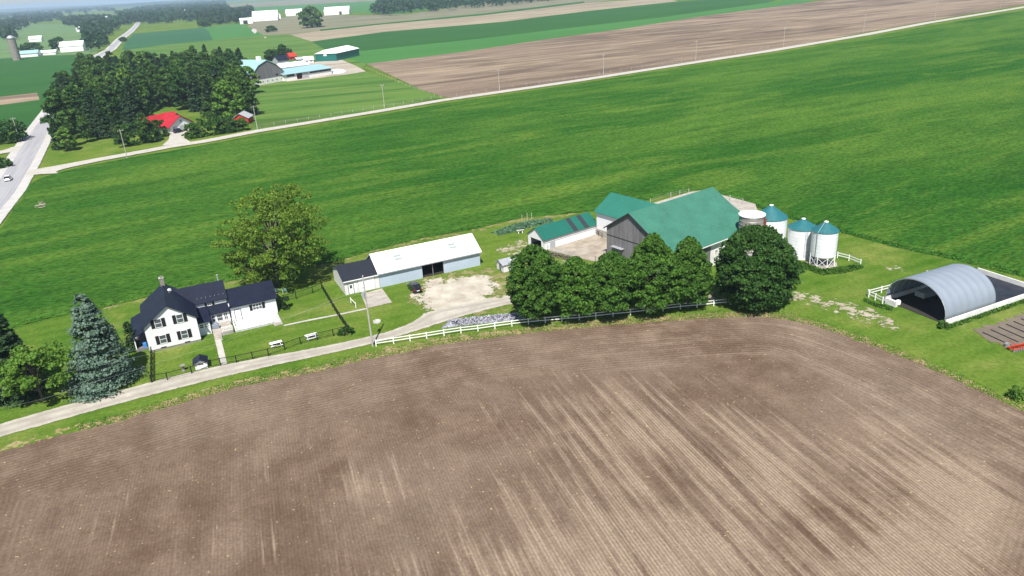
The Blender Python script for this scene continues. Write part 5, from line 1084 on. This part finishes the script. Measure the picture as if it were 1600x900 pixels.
lone((424, 50), 8, 9, 'leaf_maple_dark', 'low dark bush in the stubble field above the farm', 104, 900, 1.2)
lone((453, 88), 7, 3, 'needle_dark', 'tiny dark tree by the red roofed farm shed', 105, 700, .6)
lone((92, 78), 16, 10, 'leaf_maple_dark', 'dark round tree left of the white gabled barn', 106, 1400, 1.3)
lone((50, 84), 12, 14, 'leaf_maple_dark', 'broad dark bush behind the aqua roofed shed', 107, 1400, 1.3)
lone((320, 42), 14, 14, 'leaf_maple_dark', 'dark bushy tree at the corner of the blue green field', 108, 1200, 1.6)
lone((193, 65), 6, 6, 'leaf_maple_dark', 'small dark bush beside the distant road', 109, 600, 1.0)
lone((3, 262), 3, 4, 'leaf_maple_dark', 'low dark bush on the left verge of the crossroads', 110, 900, .5)
lone((12, 222), 8, 9, 'leaf_maple_dark', 'dark spreading tree left of the crossroads', 111, 2200, .6)
def wood(name, px, n, h, size, mat, label, seed):
    r = np.random.RandomState(seed); P = GP(px); A = np.array(P); lo, hi = A.min(0), A.max(0); X = lo[0] + (hi[0] - lo[0]) * r.rand(n * 8); Y = lo[1] + (hi[1] - lo[1]) * r.rand(n * 8); k = sd_poly(P, X, Y) > 0; X, Y = X[k][:n], Y[k][:n]; m = len(X); per = 60
    d = r.randn(m, per, 3); d[..., 2] = np.abs(d[..., 2]); d /= np.linalg.norm(d, axis=2, keepdims=True); hh = h * (.7 + .5 * r.rand(m, 1)); rr = hh * .42
    c = np.stack([X[:, None] + d[..., 0] * rr, Y[:, None] + d[..., 1] * rr, hh * (.35 + .6 * d[..., 2]) * np.where(r.rand(m, per) < .3, .5, 1)], 2).reshape(-1, 3)
    V, F = leaves(c, d.reshape(-1, 3), size, r, .1, .5); return tag(npmesh(name, V, F, M[mat]), label, kind='stuff')
wood('far_wood', [(585, 25), (610, 26), (640, 24), (700, 18), (780, 10), (860, 2), (880, -14), (700, -4), (600, 6), (588, 14)], 700, 26, 3.0, 'leaf_far', 'dark wood along the top edge beyond the fields', 121)
wood('tree_belt', [(187, 41), (215, 38), (262, 38), (300, 34), (318, 30), (360, 18), (352, 12), (300, 14), (240, 22), (190, 28)], 650, 22, 3.2, 'leaf_far', 'tree belt behind the blue green field', 122)
wood('tree_belt', [(310, 38), (330, 40), (372, 37), (374, 34), (392, 26), (394, 18), (372, 22), (330, 27), (312, 32)], 300, 22, 2.6, 'needle_dark', 'dark conifer belt left of the far white barns', 123)
wood('tree_belt', [(96, 34), (130, 30), (162, 30), (184, 34), (182, 50), (168, 60), (166, 78), (152, 82), (138, 78), (136, 62), (122, 44), (100, 40)], 420, 20, 2.6, 'leaf_far', 'dark trees left of the distant road', 124)
wood('tree_belt', [(-60, 40), (20, 34), (55, 26), (100, 24), (95, 34), (60, 36), (36, 46), (22, 62), (8, 74), (-60, 90)], 420, 22, 3.0, 'leaf_far', 'dark trees at the left edge behind the tall silo', 125)
wood('tree_belt', [(-80, 26), (60, 18), (170, 12), (180, 18), (110, 23), (40, 28), (-80, 36)], 520, 22, 5.0, 'leaf_far', 'far tree belt below the left horizon', 126)
wood('tree_belt', [(180, 22), (230, 12), (300, 6), (352, 3), (356, 6), (300, 11), (240, 16), (190, 27)], 420, 20, 4.5, 'leaf_far', 'far tree belt behind the distant buildings', 127)
# hills on the horizon
for i, (y0, hgt, off) in enumerate(((9000, 30, 0), (14000, 62, 2), (21000, 95, 5))):
    n = 160; xs = np.linspace(-24000, 24000, n); z = hgt * (.55 + .45 * np.sin(xs / 2600 + off) * np.cos(xs / 1450 + 2 * off)) + np.random.RandomState(i).rand(n) * hgt * .18
    V = np.concatenate([np.stack([xs, np.full(n, y0), np.full(n, 0.)], 1), np.stack([xs, np.full(n, y0 + 700), z], 1), np.stack([xs, np.full(n, y0 + 2200), np.full(n, 0.)], 1)]); k = np.arange(n - 1)
    F = np.concatenate([np.stack([k, k + 1, k + n + 1, k + n], 1), np.stack([k + n, k + n + 1, k + 2 * n + 1, k + 2 * n], 1)]); tag(npmesh('hills', V, F, M['leaf_far'], smooth=True), 'low wooded rise on the horizon', kind='structure')

# ------------------------------------------------------------------ air
hz = MB().box(-60500, 60500, -3200, 60500, -1, 125).build('haze', M['grass']); hm = bpy.data.materials.new('haze air'); hm.use_nodes = True; t = hm.node_tree; t.nodes.clear()
ho = t.nodes.new('ShaderNodeOutputMaterial'); pv = t.nodes.new('ShaderNodeVolumePrincipled'); pv.inputs['Color'].default_value = (.60, .80, 1.0, 1); pv.inputs['Density'].default_value = 0.00010; pv.inputs['Anisotropy'].default_value = 0.0
t.links.new(pv.outputs[0], ho.inputs['Volume']); hz.data.materials.clear(); hz.data.materials.append(hm); tag(hz, 'pale blue summer haze over the far fields', kind='stuff')
